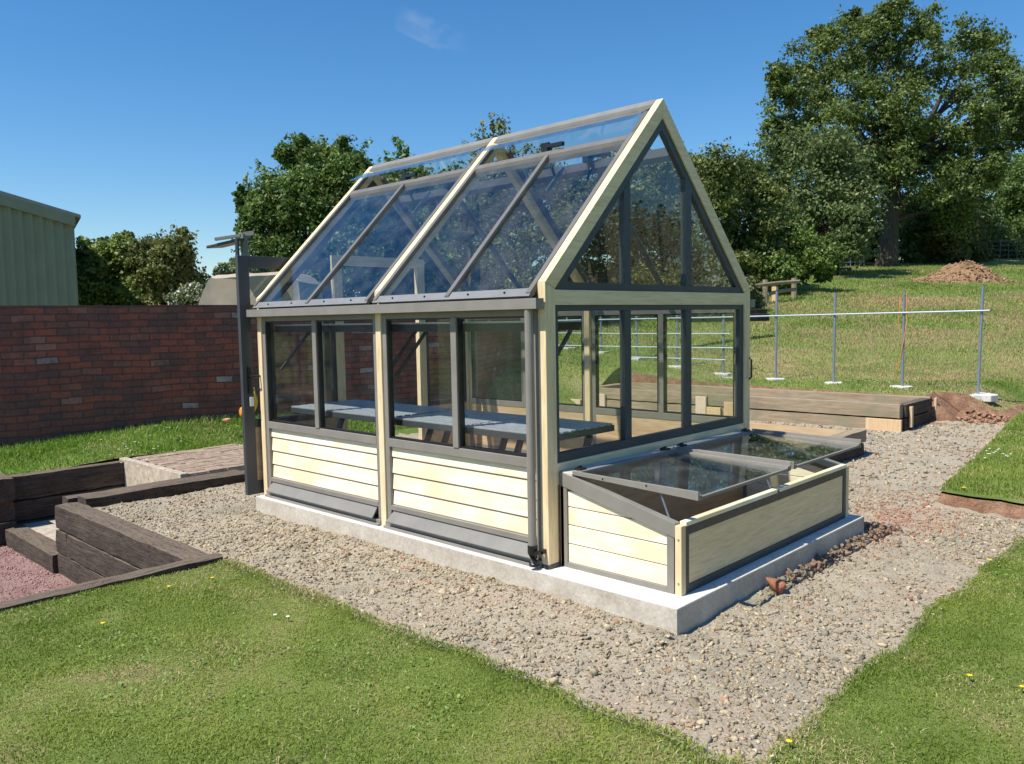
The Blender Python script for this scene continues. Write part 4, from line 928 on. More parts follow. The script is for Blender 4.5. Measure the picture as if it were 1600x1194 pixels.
tree('hedge_tree', 'olive hedge tree seen through the gable triangle', 'tree', [(900, 350, 44), (960, 350, 44), (1010, 330, 44), (1050, 330, 40), (990, 450, 44), (1060, 440, 40), (925, 320, 44), (980, 300, 44), (1035, 300, 44), (930, 390, 46), (1000, 380, 46), (1050, 390, 40), (960, 440, 40), (1030, 450, 40), (900, 440, 36), (960, 260, 26), (1030, 262, 24)], 24, .13, 1400, (.04, .055, .016), (.12, .13, .038), dspread=.06)
tree('shrub', 'low tangled shrub at the meadow edge behind the gable window', 'shrub', [(900, 480, 26), (945, 478, 26), (990, 472, 26), (1040, 468, 26), (1090, 462, 26), (1130, 458, 22), (1165, 452, 20), (1180, 470, 16)], 24.5, .12, 900, (.05, .06, .022), (.13, .14, .05), dspread=.03, limbs=False, c3=((.22, .17, .11), .2))
tree('shrub', 'green bush beside the sage green shed', 'shrub', [(138, 400, 22), (160, 384, 12), (150, 440, 28), (185, 440, 28), (192, 392, 20), (215, 430, 24), (196, 372, 10), (130, 470, 26), (215, 465, 30), (170, 420, 30), (170, 400, 20), (150, 465, 30), (185, 465, 30), (212, 400, 18), (135, 430, 22)], 18, .10, 1300, (.055, .085, .018), (.15, .19, .045), dspread=.03)
tree('hawthorn_bush', 'olive brown hawthorn bush over the middle of the brick wall', 'shrub', [(252, 402, 26), (280, 388, 20), (286, 368, 10), (240, 430, 28), (280, 430, 28), (298, 440, 20), (262, 462, 30), (225, 400, 18), (262, 430, 30), (300, 462, 18), (235, 460, 30), (265, 395, 20), (270, 415, 28)], 17.5, .09, 1500, (.045, .06, .018), (.13, .14, .04), dspread=.03, c3=((.16, .12, .04), .03), sprigs=((285, 372, 276, 352), (292, 380, 303, 366), (240, 385, 226, 368)))
tree('blossom_bush', 'white blossoming bush between the olive bush and the canvas cover', 'shrub', [(290, 458, 14), (305, 450, 9), (272, 468, 14), (312, 462, 10)], 16.8, .06, 900, (.07, .10, .03), (.14, .17, .06), dspread=.01, limbs=False, c3=((.72, .72, .66), .35))
tree('blossom_bush', 'white blossoming shrub on top behind the canvas cover', 'shrub', [(352, 420, 9), (366, 412, 12), (340, 424, 7), (385, 420, 14)], 18.2, .06, 900, (.06, .10, .03), (.14, .17, .06), dspread=.01, limbs=False, c3=((.72, .72, .66), .22))
tree('oak_tree', 'dark far tree closing the view right of the soil heap', 'tree', [(1572, 290, 30), (1604, 284, 32), (1590, 330, 34), (1545, 340, 32), (1600, 366, 30), (1640, 320, 40), (1560, 370, 26), (1640, 380, 30), (1550, 395, 16), (1575, 315, 34), (1620, 345, 34), (1590, 260, 24)], 60, .26, 1500, (.028, .052, .012), (.085, .13, .032), dspread=.04)
tree('hawthorn_tree', 'small brown tinged hawthorn behind the soil heap', 'tree', [(1490, 335, 22), (1505, 345, 20), (1478, 362, 24), (1512, 368, 22), (1495, 388, 20), (1470, 392, 18), (1520, 392, 18)], 50, .22, 1200, (.05, .062, .018), (.13, .125, .035), dspread=.03)
tree('shrub', 'dark thicket at the foot of the great oak', 'shrub', [(1425, 350, 34), (1415, 385, 30), (1445, 380, 30), (1455, 345, 30), (1340, 395, 22), (1320, 385, 24), (1352, 400, 14), (1360, 375, 18), (1530, 400, 18), (1500, 400, 20)], 52, .26, 1100, (.022, .042, .012), (.07, .10, .028), dspread=.04, limbs=False)
tree('ash_tree', 'dense green tree filling the gap between the oak trunk and the far dark tree', 'tree', [(1440, 330, 34), (1480, 310, 34), (1520, 310, 36), (1450, 370, 34), (1490, 350, 34), (1530, 360, 34), (1420, 330, 28), (1410, 370, 28), (1550, 380, 30), (1460, 395, 26), (1500, 395, 26), (1540, 400, 20), (1580, 395, 26), (1610, 395, 26)], 56, .24, 1400, (.026, .048, .012), (.085, .12, .032), dspread=.04)
tree('shrub', 'dark bush low between the ash tree and the oak trunk', 'shrub', [(1300, 380, 26), (1330, 360, 28), (1345, 330, 26), (1310, 350, 26), (1335, 395, 20), (1290, 400, 20), (1360, 350, 18)], 49, .2, 1200, (.024, .045, .012), (.075, .11, .03), dspread=.03, limbs=False)
# hedge and trees behind the viewer (seen mirrored in the gable glass)
def backtree(name, label, x, y, h, r, c1, c2, group=None):
    g_ = -.11; t = thing(name, label, 'tree', (x, y, g_), group); Cs = []; Ns = []; Sh = []
    for k in range(26):
        d = RNG.normal(0, 1, 3); d /= np.linalg.norm(d); c = np.array([x, y, g_+h*.5])+d*np.array([r, r*.7, h*.42])*RNG.uniform(.4, 1); rr = r*.35
        m = 330; e = RNG.normal(0, 1, (m, 3)); e /= np.linalg.norm(e, axis=1)[:, None]; Cs.append(c+e*rr*RNG.uniform(.5, 1.1, (m, 1))); Ns.append(e); Sh.append(np.full(m, RNG.uniform()))
    C = np.concatenate(Cs); S = np.concatenate(Sh)[:, None]; t_ = np.clip(S*.5+RNG.uniform(0, .6, (len(C), 1)), 0, 1)
    k = C[:, 2] > g_; V, F, cc = leaves(C[k], np.concatenate(Ns)[k], .22, (np.array(c1)*(1-t_)+np.array(c2)*t_)[k]); npmesh('crown', V, F, LEAF, t, col=cc)
    MB().tube([(x, y, g_-.2), (x+.1, y, g_+h*.3), (x, y+.1, g_+h*.7)], [.2, .15, .06], 8).build('trunk', BARK, t)
for k, (x, y, h, r) in enumerate(((4, -17, 4.5, 2.4), (8.5, -18, 6.5, 2.9), (13, -17, 5.2, 2.6), (17.5, -15.5, 7.0, 3.0), (22, -14, 6, 3), (26, -11, 7, 3))):
    backtree('garden_tree', ['low', 'tall', 'rounded', 'spreading', 'far', 'farthest'][k]+' garden tree behind the viewer, mirrored in the gable glass', x, y, h, r, (.05, .055, .015), (.14, .14, .04), 'trees behind the viewer')

# ------------------------------------------------------------------ stones and grass
def ico(sub):
    import bmesh
    bm = bmesh.new(); bmesh.ops.create_icosphere(bm, subdivisions=sub, radius=1)
    V = np.array([v.co[:] for v in bm.verts]); F = np.array([[v.index for v in f.verts] for f in bm.faces]); bm.free(); return V, F
def stones(name, P, size, cols, sub=1, flat=(.35, .7), sink=.3, mat=None):
    base, F0 = ico(sub); n = len(P); nv = len(base); k = 12
    var = [base*(1+RNG.uniform(-.32, .32, (nv, 1)))+RNG.normal(0, .07, (nv, 3)) for _ in range(k)]
    for q in var:
        for _ in range(11):
            pn_ = RNG.normal(0, 1, 3); pn_ /= np.linalg.norm(pn_); dd_ = RNG.uniform(.30, .72); t_ = q@pn_-dd_; q -= np.clip(t_, 0, None)[:, None]*pn_
    var = np.array(var); idx = RNG.integers(0, k, n)
    v = var[idx]*np.stack([RNG.uniform(.8, 1.3, n), RNG.uniform(.6, 1, n), RNG.uniform(flat[0], flat[1], n)], -1)[:, None, :]
    a = RNG.uniform(0, 2*np.pi, n); tx = RNG.normal(0, .5, n); ty = RNG.normal(0, .5, n)
    def rot(v, ang, i, j):
        c = np.cos(ang)[:, None]; s = np.sin(ang)[:, None]; w = v.copy(); w[..., i] = v[..., i]*c-v[..., j]*s; w[..., j] = v[..., i]*s+v[..., j]*c; return w
    v = rot(rot(rot(v, a, 0, 1), tx, 1, 2), ty, 0, 2)
    s = size[:, None, None]/2; v = v*s+P[:, None, :]; v[..., 2] += (size*.5*.5*(1-2*sink))[:, None]
    F = (F0[None]+(np.arange(n)*nv)[:, None, None]).reshape(-1, 3)
    return npmesh(name, v.reshape(-1, 3), F, mat or STONE, col=np.repeat(cols, nv, axis=0))
def okgravel(x, y):
    a = (x > -.97) & (y > -1.8)
    a &= ~((x > -.10) & (x < 2.49) & (y > -.96) & (y < 3.33))
    a &= ~((y > 4.6) & (x < .97)) & ~((x > 0) & (x < 1.3) & (y > 4.9)) & (y < 6.2)
    a &= ~((x > 4.28) & (x < 5.95) & (y > .30) & (y < 6.0)) & ~((x > 7.95) & (x < 9.5) & (y > .58)) & ~((x > 3.72) & (y < isl_y(x)))
    return a
def stonecols(n, P=None):
    pal = np.array([(.43, .375, .28), (.38, .33, .245), (.47, .41, .31), (.33, .295, .23), (.26, .245, .215), (.42, .33, .24), (.38, .22, .15)])
    k = RNG.choice(7, n, p=[.33, .22, .2, .1, .075, .06, .015]); c = pal[k]*np.array([1.06, 1.00, .89])*RNG.uniform(.6, 1.18, (n, 1))
    if P is not None:
        red = np.exp(-((P[:, 0]-3.0)/1.1)**2-((P[:, 1]+.92)/.35)**2)*1.2+np.exp(-((P[:, 0]+.25)/.2)**2)*.12*((P[:, 1] > -.3) & (P[:, 1] < 2.3))
        w = RNG.uniform(0, 1, n) < red*.8; c[w] = np.array([.40, .20, .13])*RNG.uniform(.8, 1.2, (w.sum(), 1))
    return c
def scatter(n, x0, x1, y0, y1, ok):
    x = RNG.uniform(x0, x1, n); y = RNG.uniform(y0, y1, n); k = ok(x, y); return x[k], y[k]
x, y = scatter(105000, -1, 4.3, -1.85, 5.0, lambda x, y: okgravel(x, y) & (RNG.uniform(0, 1, len(x)) < .8+.9*fbm(x*1.1, y*1.1, 99, 3))); sz = np.clip(RNG.lognormal(math.log(.016), .45, len(x)), .007, .045)
P = np.stack([x, y, gz(x, y)], -1); o = stones('gravel_chippings', P, sz, stonecols(len(x), P), 1, sink=.38); tag(o, 'small angular chippings strewn over the whole yard', 'gravel', kind='stuff')
x, y = scatter(5200, -1, 4.3, -1.85, 5.0, okgravel); sz = np.clip(RNG.lognormal(math.log(.042), .35, len(x)), .025, .11)
P = np.stack([x, y, gz(x, y)], -1); o = stones('gravel_stones', P, sz, stonecols(len(x), P), 1, flat=(.25, .5), sink=.5); tag(o, 'larger flat stones lying in the gravel yard', 'gravel', kind='stuff')
x, y = scatter(22000, 4.3, 14, -1.2, 6.3, okgravel); xa_ = RNG.uniform(3.02, 3.85, 2600); ya_ = RNG.uniform(-6, -1.8, 2600); x = np.concatenate([x, xa_]); y = np.concatenate([y, ya_]); sz = np.clip(RNG.lognormal(math.log(.04), .4, len(x)), .02, .1)
P = np.stack([x, y, gz(x, y)], -1); o = stones('far_gravel_stones', P, sz, stonecols(len(x)), 1, sink=.4); tag(o, 'coarse stones on the path beside the raised beds', 'gravel', kind='stuff')
x, y = scatter(34000, -1, 4.3, -1.85, 5.0, lambda x, y: okgravel(x, y) & (RNG.uniform(0, 1, len(x)) < .55+1.6*fbm(x*1.5, y*1.5, 88, 3))); sz = np.clip(RNG.lognormal(math.log(.035), .3, len(x)), .02, .065)
P = np.stack([x, y, gz(x, y)], -1); o = stones('gravel_lumps', P, sz, stonecols(len(x), P), 1, flat=(.28, .6), sink=.42); tag(o, 'middle sized angular lumps across the gravel yard', 'gravel', kind='stuff')
x = RNG.uniform(9.3, 11.2, 500); y = RNG.uniform(-.6, .3, 500); k = ~((x > 9.9) & (y > -.15)); x, y = x[k], y[k]
P = np.stack([x, y, gravz(x, y)-.05+(.12*sstep((x-9.2)/.8)*sstep((y+.5)/.7)+.04)+.015], -1); o = stones('soil_clods', P, RNG.uniform(.03, .13, len(x)), np.array([.38, .22, .14])*RNG.uniform(.6, 1.25, (len(x), 1)), 1, flat=(.4, .9), sink=.4); tag(o, 'red clods of dug soil beside the larger raised bed', 'soil', kind='stuff')
o = stones('heap_clods', HEAPCLODS, RNG.uniform(.05, .20, len(HEAPCLODS)), np.array([.36, .23, .135])*RNG.uniform(.6, 1.25, (len(HEAPCLODS), 1)), 1, flat=(.5, .9), sink=.3); tag(o, 'loose clods on and around the tan soil heap', 'soil', kind='stuff')
# rubble tipped along the right side of the footing
n = 220; x = RNG.uniform(1.0, 3.0, n); y = -.955-np.abs(RNG.normal(0, .07, n))-.02*(x > 2.5); sz = RNG.uniform(.015, .06, n)
keep = (x < 2.75); x, y, sz = x[keep], y[keep], sz[keep]
c = np.where(RNG.uniform(0, 1, (len(x), 1)) < .45+.3*(x[:, None] > 1.3), np.array([.33, .19, .13]), np.array([.34, .29, .23]))*RNG.uniform(.55, 1.1, (len(x), 1))
P = np.stack([x, y, gz(x, y)+.02], -1); o = stones('rubble', P, sz, c, 2, flat=(.5, .9), sink=.2); tag(o, 'broken red brick and stone rubble along the shaded side of the footing', 'rubble', kind='stuff')
n = 160; x = RNG.uniform(2.47, 2.75, n); y = RNG.uniform(-.95, -.2, n); c = np.array([.30, .21, .15])*RNG.uniform(.6, 1.2, (n, 1))
P = np.stack([x, y, gz(x, y)+.02], -1); o = stones('corner_rubble', P, RNG.uniform(.02, .06, n), c, 2, flat=(.5, .9), sink=.2); tag(o, 'reddish rubble heaped at the right corner of the footing', 'rubble', kind='stuff')
P = np.array([[.86, -1.03, -.105]]); o = stones('brick_lump', P, np.array([.13]), np.array([[.40, .17, .10]]), 2, flat=(.7, .8), sink=.1); tag(o, 'single lump of red brick against the near side of the footing', 'brick')
x, y = scatter(15000, -3.4, -1.2, 2.25, 8.0, lambda x, y: x < -1.24)
P = np.stack([x, y, x*0-.715], -1); c = np.array([.46, .29, .26])*RNG.uniform(.65, 1.25, (len(x), 1)); o = stones('pink_gravel', P, RNG.uniform(.012, .032, len(x)), c, 1, sink=.3); tag(o, 'fine pink gravel on the floor of the pit', 'gravel', kind='stuff')
x, y = scatter(2200, .17, 2.33, .17, 3.09, lambda x, y: x > 0)
P = np.stack([x, y, x*0-.115], -1)
tag(gridmesh('greenhouse_floor', cuts((.1, 2.4, .1)), cuts((.1, 3.2, .1)), lambda x, y: -.118+.008*fbm(x*5, y*5, 2), GRAV), kind='structure')
o = stones('floor_stones', P, RNG.uniform(.02, .06, len(x)), stonecols(len(x)), 1); tag(o, 'stones on the gravel floor inside the greenhouse', 'gravel', kind='stuff')

def grass(name, x, y, z, h, w, cols, label, lean=.5, mat=None):
    n = len(x); a = RNG.uniform(0, 2*np.pi, n); la = RNG.uniform(0, 2*np.pi, n); l = np.abs(RNG.normal(0, lean, n))
    s = np.stack([np.cos(a), np.sin(a), 0*a], -1)*(w/2)[:, None]; d = np.stack([np.cos(la), np.sin(la), 0*a], -1)*(l*h)[:, None]
    B = np.stack([x, y, z-.004], -1); up = np.array([0, 0, 1.0])*h[:, None]
    M = B+d*.35+up*.55; T = B+d+up*(.95-.3*np.clip(l, 0, 1))[:, None]
    V = np.stack([B-s, B+s, M+s*.8, M-s*.8, T], 1).reshape(-1, 3)
    b = (np.arange(n)*5)[:, None]
    F = np.concatenate([b+np.array([0, 1, 2]), b+np.array([0, 2, 3]), b+np.array([3, 2, 4])])
    o = npmesh(name, V, F, mat or BLADE, col=np.repeat(cols, 5, axis=0)); return tag(o, label, 'grass', kind='stuff')
def gcols(x, y, seed, dry=.0, base=((.15, .225, .026), (.305, .365, .068)), drycol=(.55, .47, .23)):
    n = len(x); t = np.clip(.5+1.5*fbm(x*1.4, y*1.4, seed, 4)+RNG.normal(0, .3, n), 0, 1)[:, None]
    c = np.array(base[0])*(1-t)+np.array(base[1])*t
    dz = np.clip(1.3*fbm(x*1.6, y*1.6, seed+9, 5)+.10+dry, 0, 1); k = RNG.uniform(0, 1, n) < dz*.8
    c[k] = np.array(drycol)*RNG.uniform(.7, 1.15, (k.sum(), 1)); return c
DRY = [(1250, 556, 15.5, 3.2, .8, 1.5), (1370, 553, 16, 1.8, .6, 1.4), (1200, 545, 17, 1.6, .8, .8), (1440, 506, 19, 1.6, .9, .9), (1330, 520, 19, 2.4, 1.0, .5), (1560, 545, 15.5, 2.0, .8, .9), (1500, 565, 14.6, 1.6, .5, .6), (1420, 590, 13.3, 1.2, .4, .5), (1480, 465, 27, 3.5, 2, .6), (1350, 470, 25, 3, 1.6, .5), (1570, 480, 22, 3, 1.5, .6)]
def dryness(x, y):
    o = 0*x
    for u, v, D, rx, ry, a in DRY:
        p = at(u, v, D); dx = (x-p[0])*R2[0]+(y-p[1])*R2[1]; dy = (x-p[0])*F2[0]+(y-p[1])*F2[1]; o = o+a*np.exp(-(dx/rx)**2-(dy/ry)**2)
    return o
def lawn_ok(x, y):
    d = (x-CAM[0])*F2[0]+(y-CAM[1])*F2[1]; r = (x-CAM[0])*R2[0]+(y-CAM[1])*R2[1]
    ex = -1.0+.09*fbm(y*1.7, y*0+2, 41, 4); ey = -1.83+.10*fbm(x*1.7, x*0+5, 43, 4)
    vis = (d > .9) & (np.abs(r) < .8*d+.9)
    return vis & ((x < ex+.03) | (y < ey+.03))
x, y = scatter(760000, -4.4, 3.05, -4.6, 2.1, lawn_ok); k = (x < 3.05); x, y = x[k], y[k]
hh = (.012+.011*np.clip(fbm(x*4, y*4, 15, 3)+.5, 0, 1))*RNG.uniform(.6, 1.35, len(x)); edge = np.exp(-((x+1.0)/.05)**2)*(y > -1.8)+np.exp(-((y+1.83)/.05)**2)*(x > -1)+np.exp(-((y-2.08)/.06)**2)
hh *= 1+.45*edge
grass('lawn_grass', x, y, lz(x, y), hh, RNG.uniform(.003, .0055, len(x)), gcols(x, y, 33, .06), 'short mown grass of the front lawn', lean=1.0)
# broad leaved weeds in clusters and a few stray chippings on the turf
n = 26000; x = RNG.uniform(-4, 3.2, n); y = RNG.uniform(-3.9, 2.05, n); k = lawn_ok(x, y) & (fbm(x*1.9, y*1.9, 61, 3) > .22) & (x < 3.0); x, y = x[k], y[k]
C_ = np.stack([x, y, lz(x, y)+RNG.uniform(.008, .028, len(x))], -1); V, F, cc = leaves(C_, np.tile([0, 0, 1.6], (len(x), 1)), .017, np.array([.20, .33, .08])*RNG.uniform(.7, 1.25, (len(x), 1)))
o = npmesh('lawn_weeds', V, F, LEAF, col=cc); tag(o, 'patches of clover and small broad leaved weeds in the front lawn', 'weeds', kind='stuff')
x = np.concatenate([-1.0-np.abs(RNG.normal(0, .05, 70)), RNG.uniform(-1, 3, 60)]); y = np.concatenate([RNG.uniform(-1.8, 2.0, 70), -1.83-np.abs(RNG.normal(0, .05, 60))])
P = np.stack([x, y, lz(x, y)+.02], -1); o = stones('stray_chippings', P, RNG.uniform(.008, .028, len(x)), stonecols(len(x)), 1, sink=.2); tag(o, 'stray chippings kicked onto the edge of the lawn', 'gravel', kind='stuff')
# rear lawn
def meadow_ok(x, y): return ~hole(x, y)
def behind(x, y): return y > 9.05-.2008*(x+7.0)-.05
x, y = scatter(70000, -1.12, 6.5, 6.3, 8.2, lambda x, y: ~behind(x, y) & ((y > 6.61)) | ((x > 1.5) & (x < 6.5) & (y > 6.3) & ~behind(x, y))); hh = RNG.uniform(.03, .075, len(x))*(1+.8*np.exp(-((9.05-.2008*(x+7)-y)/.2)**2))
grass('rear_lawn_grass', x, y, G(x, y), hh, RNG.uniform(.006, .012, len(x)), gcols(x, y, 35, -.15, ((.17, .29, .03), (.28, .42, .08))), 'lush grass of the rear lawn below the brick wall')
x, y = scatter(95000, 3.9, 13, -4.6, .2, lambda x, y: (y < isl_y(x)-.01) & (x > 3.97-.06*np.clip(-1-y, 0, 2)))
grass('side_lawn_grass', x, y, isl_z(x, y), RNG.uniform(.02, .05, len(x)), RNG.uniform(.005, .010, len(x)), gcols(x, y, 37, 0), 'mown grass of the side lawn on the right')
# meadow tufts
n = 330000; dd = 8+40*RNG.uniform(0, 1, n)**1.35; uu = RNG.uniform(620, 1700, n); r = (uu-800)/FPX*dd
x = CAM[0]+F2[0]*dd+R2[0]*r; y = CAM[1]+F2[1]*dd+R2[1]*r; k = ~hole(x, y) & (((x > 5.5) & (y > 6.3)) | ((x > 9.4) & (y > -.15)) | ((x > 14) & (y > -6))) 
x, y, dd = x[k], y[k], dd[k]
s = dd/12.; grass('meadow_grass_tufts', x, y, G(x, y), RNG.uniform(.02, .055, len(x))*np.clip(s, .8, 2.0), RNG.uniform(.006, .011, len(x))*s, gcols(x*.35, y*.35, 39, .06+1.3*dryness(x, y), ((.15, .235, .035), (.28, .35, .085)), (.52, .36, .21)), 'rough green and straw coloured grass of the meadow')

# flowers
random.seed(9)
def flower(name, label, cat, x, y, z, r, mat, group):
    t = thing(name, label, cat, (x, y, z), group)
    MB().tube([(x, y, z-.01), (x+.004, y, z+.03)], .0015, 5).build('stem', plain_green, t)
    q = MB(); n = 10
    q.add([(x, y, z+.034+r*.25)]+[(x+math.cos(2*math.pi*k/n)*r*(1 if k % 2 else .8), y+math.sin(2*math.pi*k/n)*r*(1 if k % 2 else .8), z+.034) for k in range(n)], [(0, 1+k, 1+(k+1) % n) for k in range(n)]); q.add([(x, y, z+.026)]+[(x+math.cos(2*math.pi*k/n)*r*.9, y+math.sin(2*math.pi*k/n)*r*.9, z+.033) for k in range(n)], [(0, 1+(k+1) % n, 1+k) for k in range(n)])
    q.build('flower_head', mat, t)
plain_green = plain('stem_green', (.10, .18, .04)); PET = plain('dandelion_yellow', (.85, .58, .02), .6); PEW = plain('daisy_white', (.8, .8, .76), .6)
def gpt(u, v, z):
    d = RT*(u-800)/FPX-UP*(v-597)/FPX+FW; p = CAM+d*(z-CAM[2])/d[2]; return p
for u, v, lab in ((264, 920, 'yellow dandelion on the front lawn just below the end of the sleeper edging'), (332, 905, 'yellow dandelion on the front lawn close to the gravel corner'), (1233, 1164, 'yellow dandelion at the gravel point in the bottom middle'), (1515, 1061, 'yellow dandelion in the right foreground lawn, left of another'), (1597, 1078, 'yellow dandelion at the right edge of the foreground lawn'), (1547, 878, 'yellow dandelion at the upper corner of the foreground lawn by the gravel'), (161, 981, 'yellow dandelion on the left of the front lawn')):
    p = gpt(u, v, -.10); flower('dandelion', lab, 'flower', p[0], p[1], float(lz(p[0], p[1])), .013, PET, 'dandelions in the lawn')
for u, v, lab in ((430, 965, 'white clover head near the gravel, left of the pair'), (450, 968, 'white clover head near the gravel, right of the pair')):
    p = gpt(u, v, -.10); flower('clover_flower', lab, 'flower', p[0], p[1], float(lz(p[0], p[1])), .012, PEW, 'clover heads in the front lawn')
p = gpt(1506, 757, .02); flower('dandelion', 'yellow dandelion above the cut red soil edge', 'flower', p[0], p[1], float(isl_z(p[0], p[1])), .02, PET, 'dandelions in the side lawn')
# daisy patches (uncountable specks)
def daisies(label, pts, zf, r=.022):
    q = MB()
    for (x, y) in pts:
        z = float(zf(x, y))+.045; n = 7
        q.add([(x, y, z+r*.3)]+[(x+math.cos(2*math.pi*k/n)*r, y+math.sin(2*math.pi*k/n)*r, z) for k in range(n)], [(0, 1+k, 1+(k+1) % n) for k in range(n)])
    o = q.build('daisy_patch', PEW); tag(o, label, 'flowers', kind='stuff')
pts = []
for (u, v, n, su, sv) in ((208, 692, 16, 16, 5), (255, 672, 10, 25, 5), (225, 683, 12, 30, 6)):
    for _ in range(n):
        p = gpt(u+random.gauss(0, su), v+random.gauss(0, sv), .17); pts.append((p[0], p[1]))
daisies('scatter of white daisies on the rear lawn under the brick wall', [p for p in pts if p[1] < 7.4], G, .011)
daisies('scatter of white daisies at the top corner of the side lawn', [(lambda p: (p[0], p[1]))(gpt(1555+random.gauss(0, 14), 705+random.gauss(0, 5), .03)) for _ in range(14)], isl_z, .013)
daisies('scatter of white daisies around the metal post pads', [(10.35+abs(random.gauss(0, .4)), random.uniform(-.1, 4.2)) for _ in range(40)], G, .011)

# ------------------------------------------------------------------ odds and ends
def blob(name, mat, parent, c, r, sc, seed):
    V0, F0 = ico(3); V = V0*np.array(sc)*r; V *= (1+.45*fbm(V0[:, 0]*2+seed, V0[:, 1]*2+V0[:, 2], seed, 3))[:, None]; return npmesh(name, V+np.array(c), F0, mat, parent, smooth=True)
c = at(372, 640, 10.7); t = thing('tool_bag', 'orange and yellow bag slumped against the brick wall beside the open door', 'bag', (c[0], c[1], .25))
blob('bag_body', ORANGE, t, (c[0]+.09, c[1], .33), .07, (1.0, .6, 1.2), 3); blob('bag_top', ORANGE, t, (c[0]+.10, c[1], .44), .045, (.8, .6, 1.3), 5); blob('cap', WHITE, t, (c[0]+.10, c[1], .52), .022, (1, 1, .8), 7)
c2 = at(396, 637, 10.7); blob('side_pocket', YELLOW, t, (c2[0], c2[1], .5), .11, (.5, .5, 1.4), 9)
c = at(355, 650, 10.6); o = blob('clay_lump', plain('clay_orange', (.55, .30, .14)), None, (c[0], c[1], .26), .04, (1.3, 1, .6), 11); tag(o, 'orange clay lump in the grass left of the open door', 'stone')
c = at(693, 608, 12.6); o = blob('field_stone', RUBBLE, None, (c[0], c[1], float(G(c[0], c[1]))+.03), .10, (1, .8, .45), 13); tag(o, 'tan stone at the foot of the wall seen between the window posts', 'stone')
c = at(762, 607, 13.0); o = blob('crumpled_sheet', WHITE, None, (c[0], c[1]-.4, float(G(c[0], c[1]-.4))+.04), .11, (1.3, .8, .3), 17); tag(o, 'crumpled white sheet on the grass seen through the near side window', 'litter')
c = at(832, 572, 15.0); o = blob('terracotta_pot', plain('terracotta', (.55, .20, .11)), None, (c[0], c[1], float(G(c[0], c[1]))+.25), .2, (.8, .8, 1.4), 19); tag(o, 'orange terracotta pot standing by the far wall behind the downpipe', 'pot')

# ------------------------------------------------------------------ thin wisp of cloud
m = bpy.data.materials.new('cloud_wisp'); m.use_nodes = True; nt = m.node_tree; nt.nodes.clear()
out = N(nt, 'ShaderNodeOutputMaterial'); vol = N(nt, 'ShaderNodeVolumePrincipled'); vol.inputs['Color'].default_value = (1, 1, 1, 1)
tc = N(nt, 'ShaderNodeTexCoord'); mp = N(nt, 'ShaderNodeMapping'); mp.inputs['Scale'].default_value = (1.0, 1.0, 1.0); nt.links.new(tc.outputs['Generated'], mp.inputs[0])
nz = noise(nt, mp.outputs[0], 4.0, 4, .6, .6)
# soft ellipsoid fall-off times noise
vm = N(nt, 'ShaderNodeVectorMath', operation='DISTANCE'); nt.links.new(tc.outputs['Generated'], vm.inputs[0]); vm.inputs[1].default_value = (.5, .5, .5)
fall = ramp(nt, vm.outputs['Value'], [(.0, (1, 1, 1)), (.48, (0, 0, 0))]); nr = ramp(nt, nz, [(.42, (0, 0, 0)), (.72, (1, 1, 1))])
mu = mix(nt, 1.0, fall, nr, 'MULTIPLY'); m3 = N(nt, 'ShaderNodeMath', operation='MULTIPLY'); nt.links.new(mu, m3.inputs[0]); m3.inputs[1].default_value = .0055
nt.links.new(m3.outputs[0], vol.inputs['Density']); nt.links.new(vol.outputs[0], out.inputs['Volume'])
V0, F0 = ico(3); c0 = at(672, 50, 2600); a = (at(735, 78, 2600)-at(610, 22, 2600)); a /= np.linalg.norm(a); b = np.cross(a, FW); b /= np.linalg.norm(b)
V = V0[:, :1]*a*230+V0[:, 1:2]*b*40+V0[:, 2:3]*FW*70
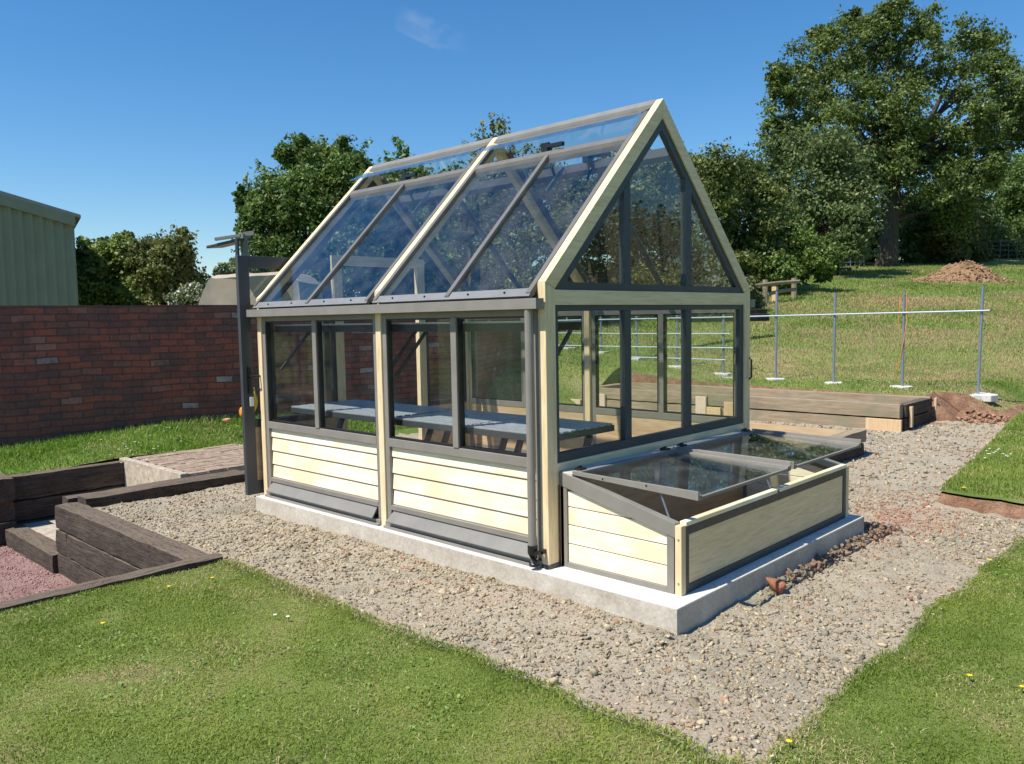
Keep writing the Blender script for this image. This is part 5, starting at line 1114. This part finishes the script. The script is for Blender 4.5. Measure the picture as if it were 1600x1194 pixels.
o = npmesh('wisp_cloud', V, F0[:, ::-1], m, smooth=True, loc=(0, 0, 0)); o.location = tuple(c0); tag(o, kind='structure')

# ------------------------------------------------------------------ light
SUN_EL = math.radians(57); sdir = np.array([-.96, .27]); SUN_AZ = math.atan2(sdir[1], sdir[0])
w = bpy.data.worlds.new('World'); scn.world = w; w.use_nodes = True; nt = w.node_tree
sky = nt.nodes.new('ShaderNodeTexSky'); sky.sky_type = 'NISHITA'; sky.sun_disc = False; sky.sun_elevation = SUN_EL
sky.sun_rotation = math.atan2(sdir[0], sdir[1]); sky.altitude = 100; sky.air_density = 1.15; sky.dust_density = .1; sky.ozone_density = 6
hs = nt.nodes.new('ShaderNodeHueSaturation'); hs.inputs['Saturation'].default_value = 1.24; nt.links.new(sky.outputs[0], hs.inputs['Color'])
nt.links.new(hs.outputs[0], nt.nodes['Background'].inputs[0]); nt.nodes['Background'].inputs[1].default_value = .105
L = bpy.data.lights.new('sun', 'SUN'); L.energy = 4.9; L.angle = math.radians(.55); L.color = (1, .945, .86)
lo = bpy.data.objects.new('sun', L); COL.objects.link(lo)
dv = Vector((math.cos(SUN_AZ)*math.cos(SUN_EL), math.sin(SUN_AZ)*math.cos(SUN_EL), math.sin(SUN_EL)))
lo.rotation_euler = dv.to_track_quat('Z', 'Y').to_euler()

# ------------------------------------------------------------------ camera
cam = bpy.data.cameras.new('camera'); cam.sensor_width = 36; cam.lens = FPX/1600*36; cam.clip_start = .05; cam.clip_end = 12000
co = bpy.data.objects.new('camera', cam); COL.objects.link(co)
M = Matrix(((RT[0], UP[0], -FW[0], CAM[0]), (RT[1], UP[1], -FW[1], CAM[1]), (RT[2], UP[2], -FW[2], CAM[2]), (0, 0, 0, 1)))
co.matrix_world = M; scn.camera = co
scn.view_settings.view_transform = 'Standard'; scn.view_settings.look = 'None'; scn.view_settings.exposure = .44; scn.view_settings.gamma = 1
scn.cycles.transparent_max_bounces = 24; scn.cycles.max_bounces = 10; scn.cycles.glossy_bounces = 4
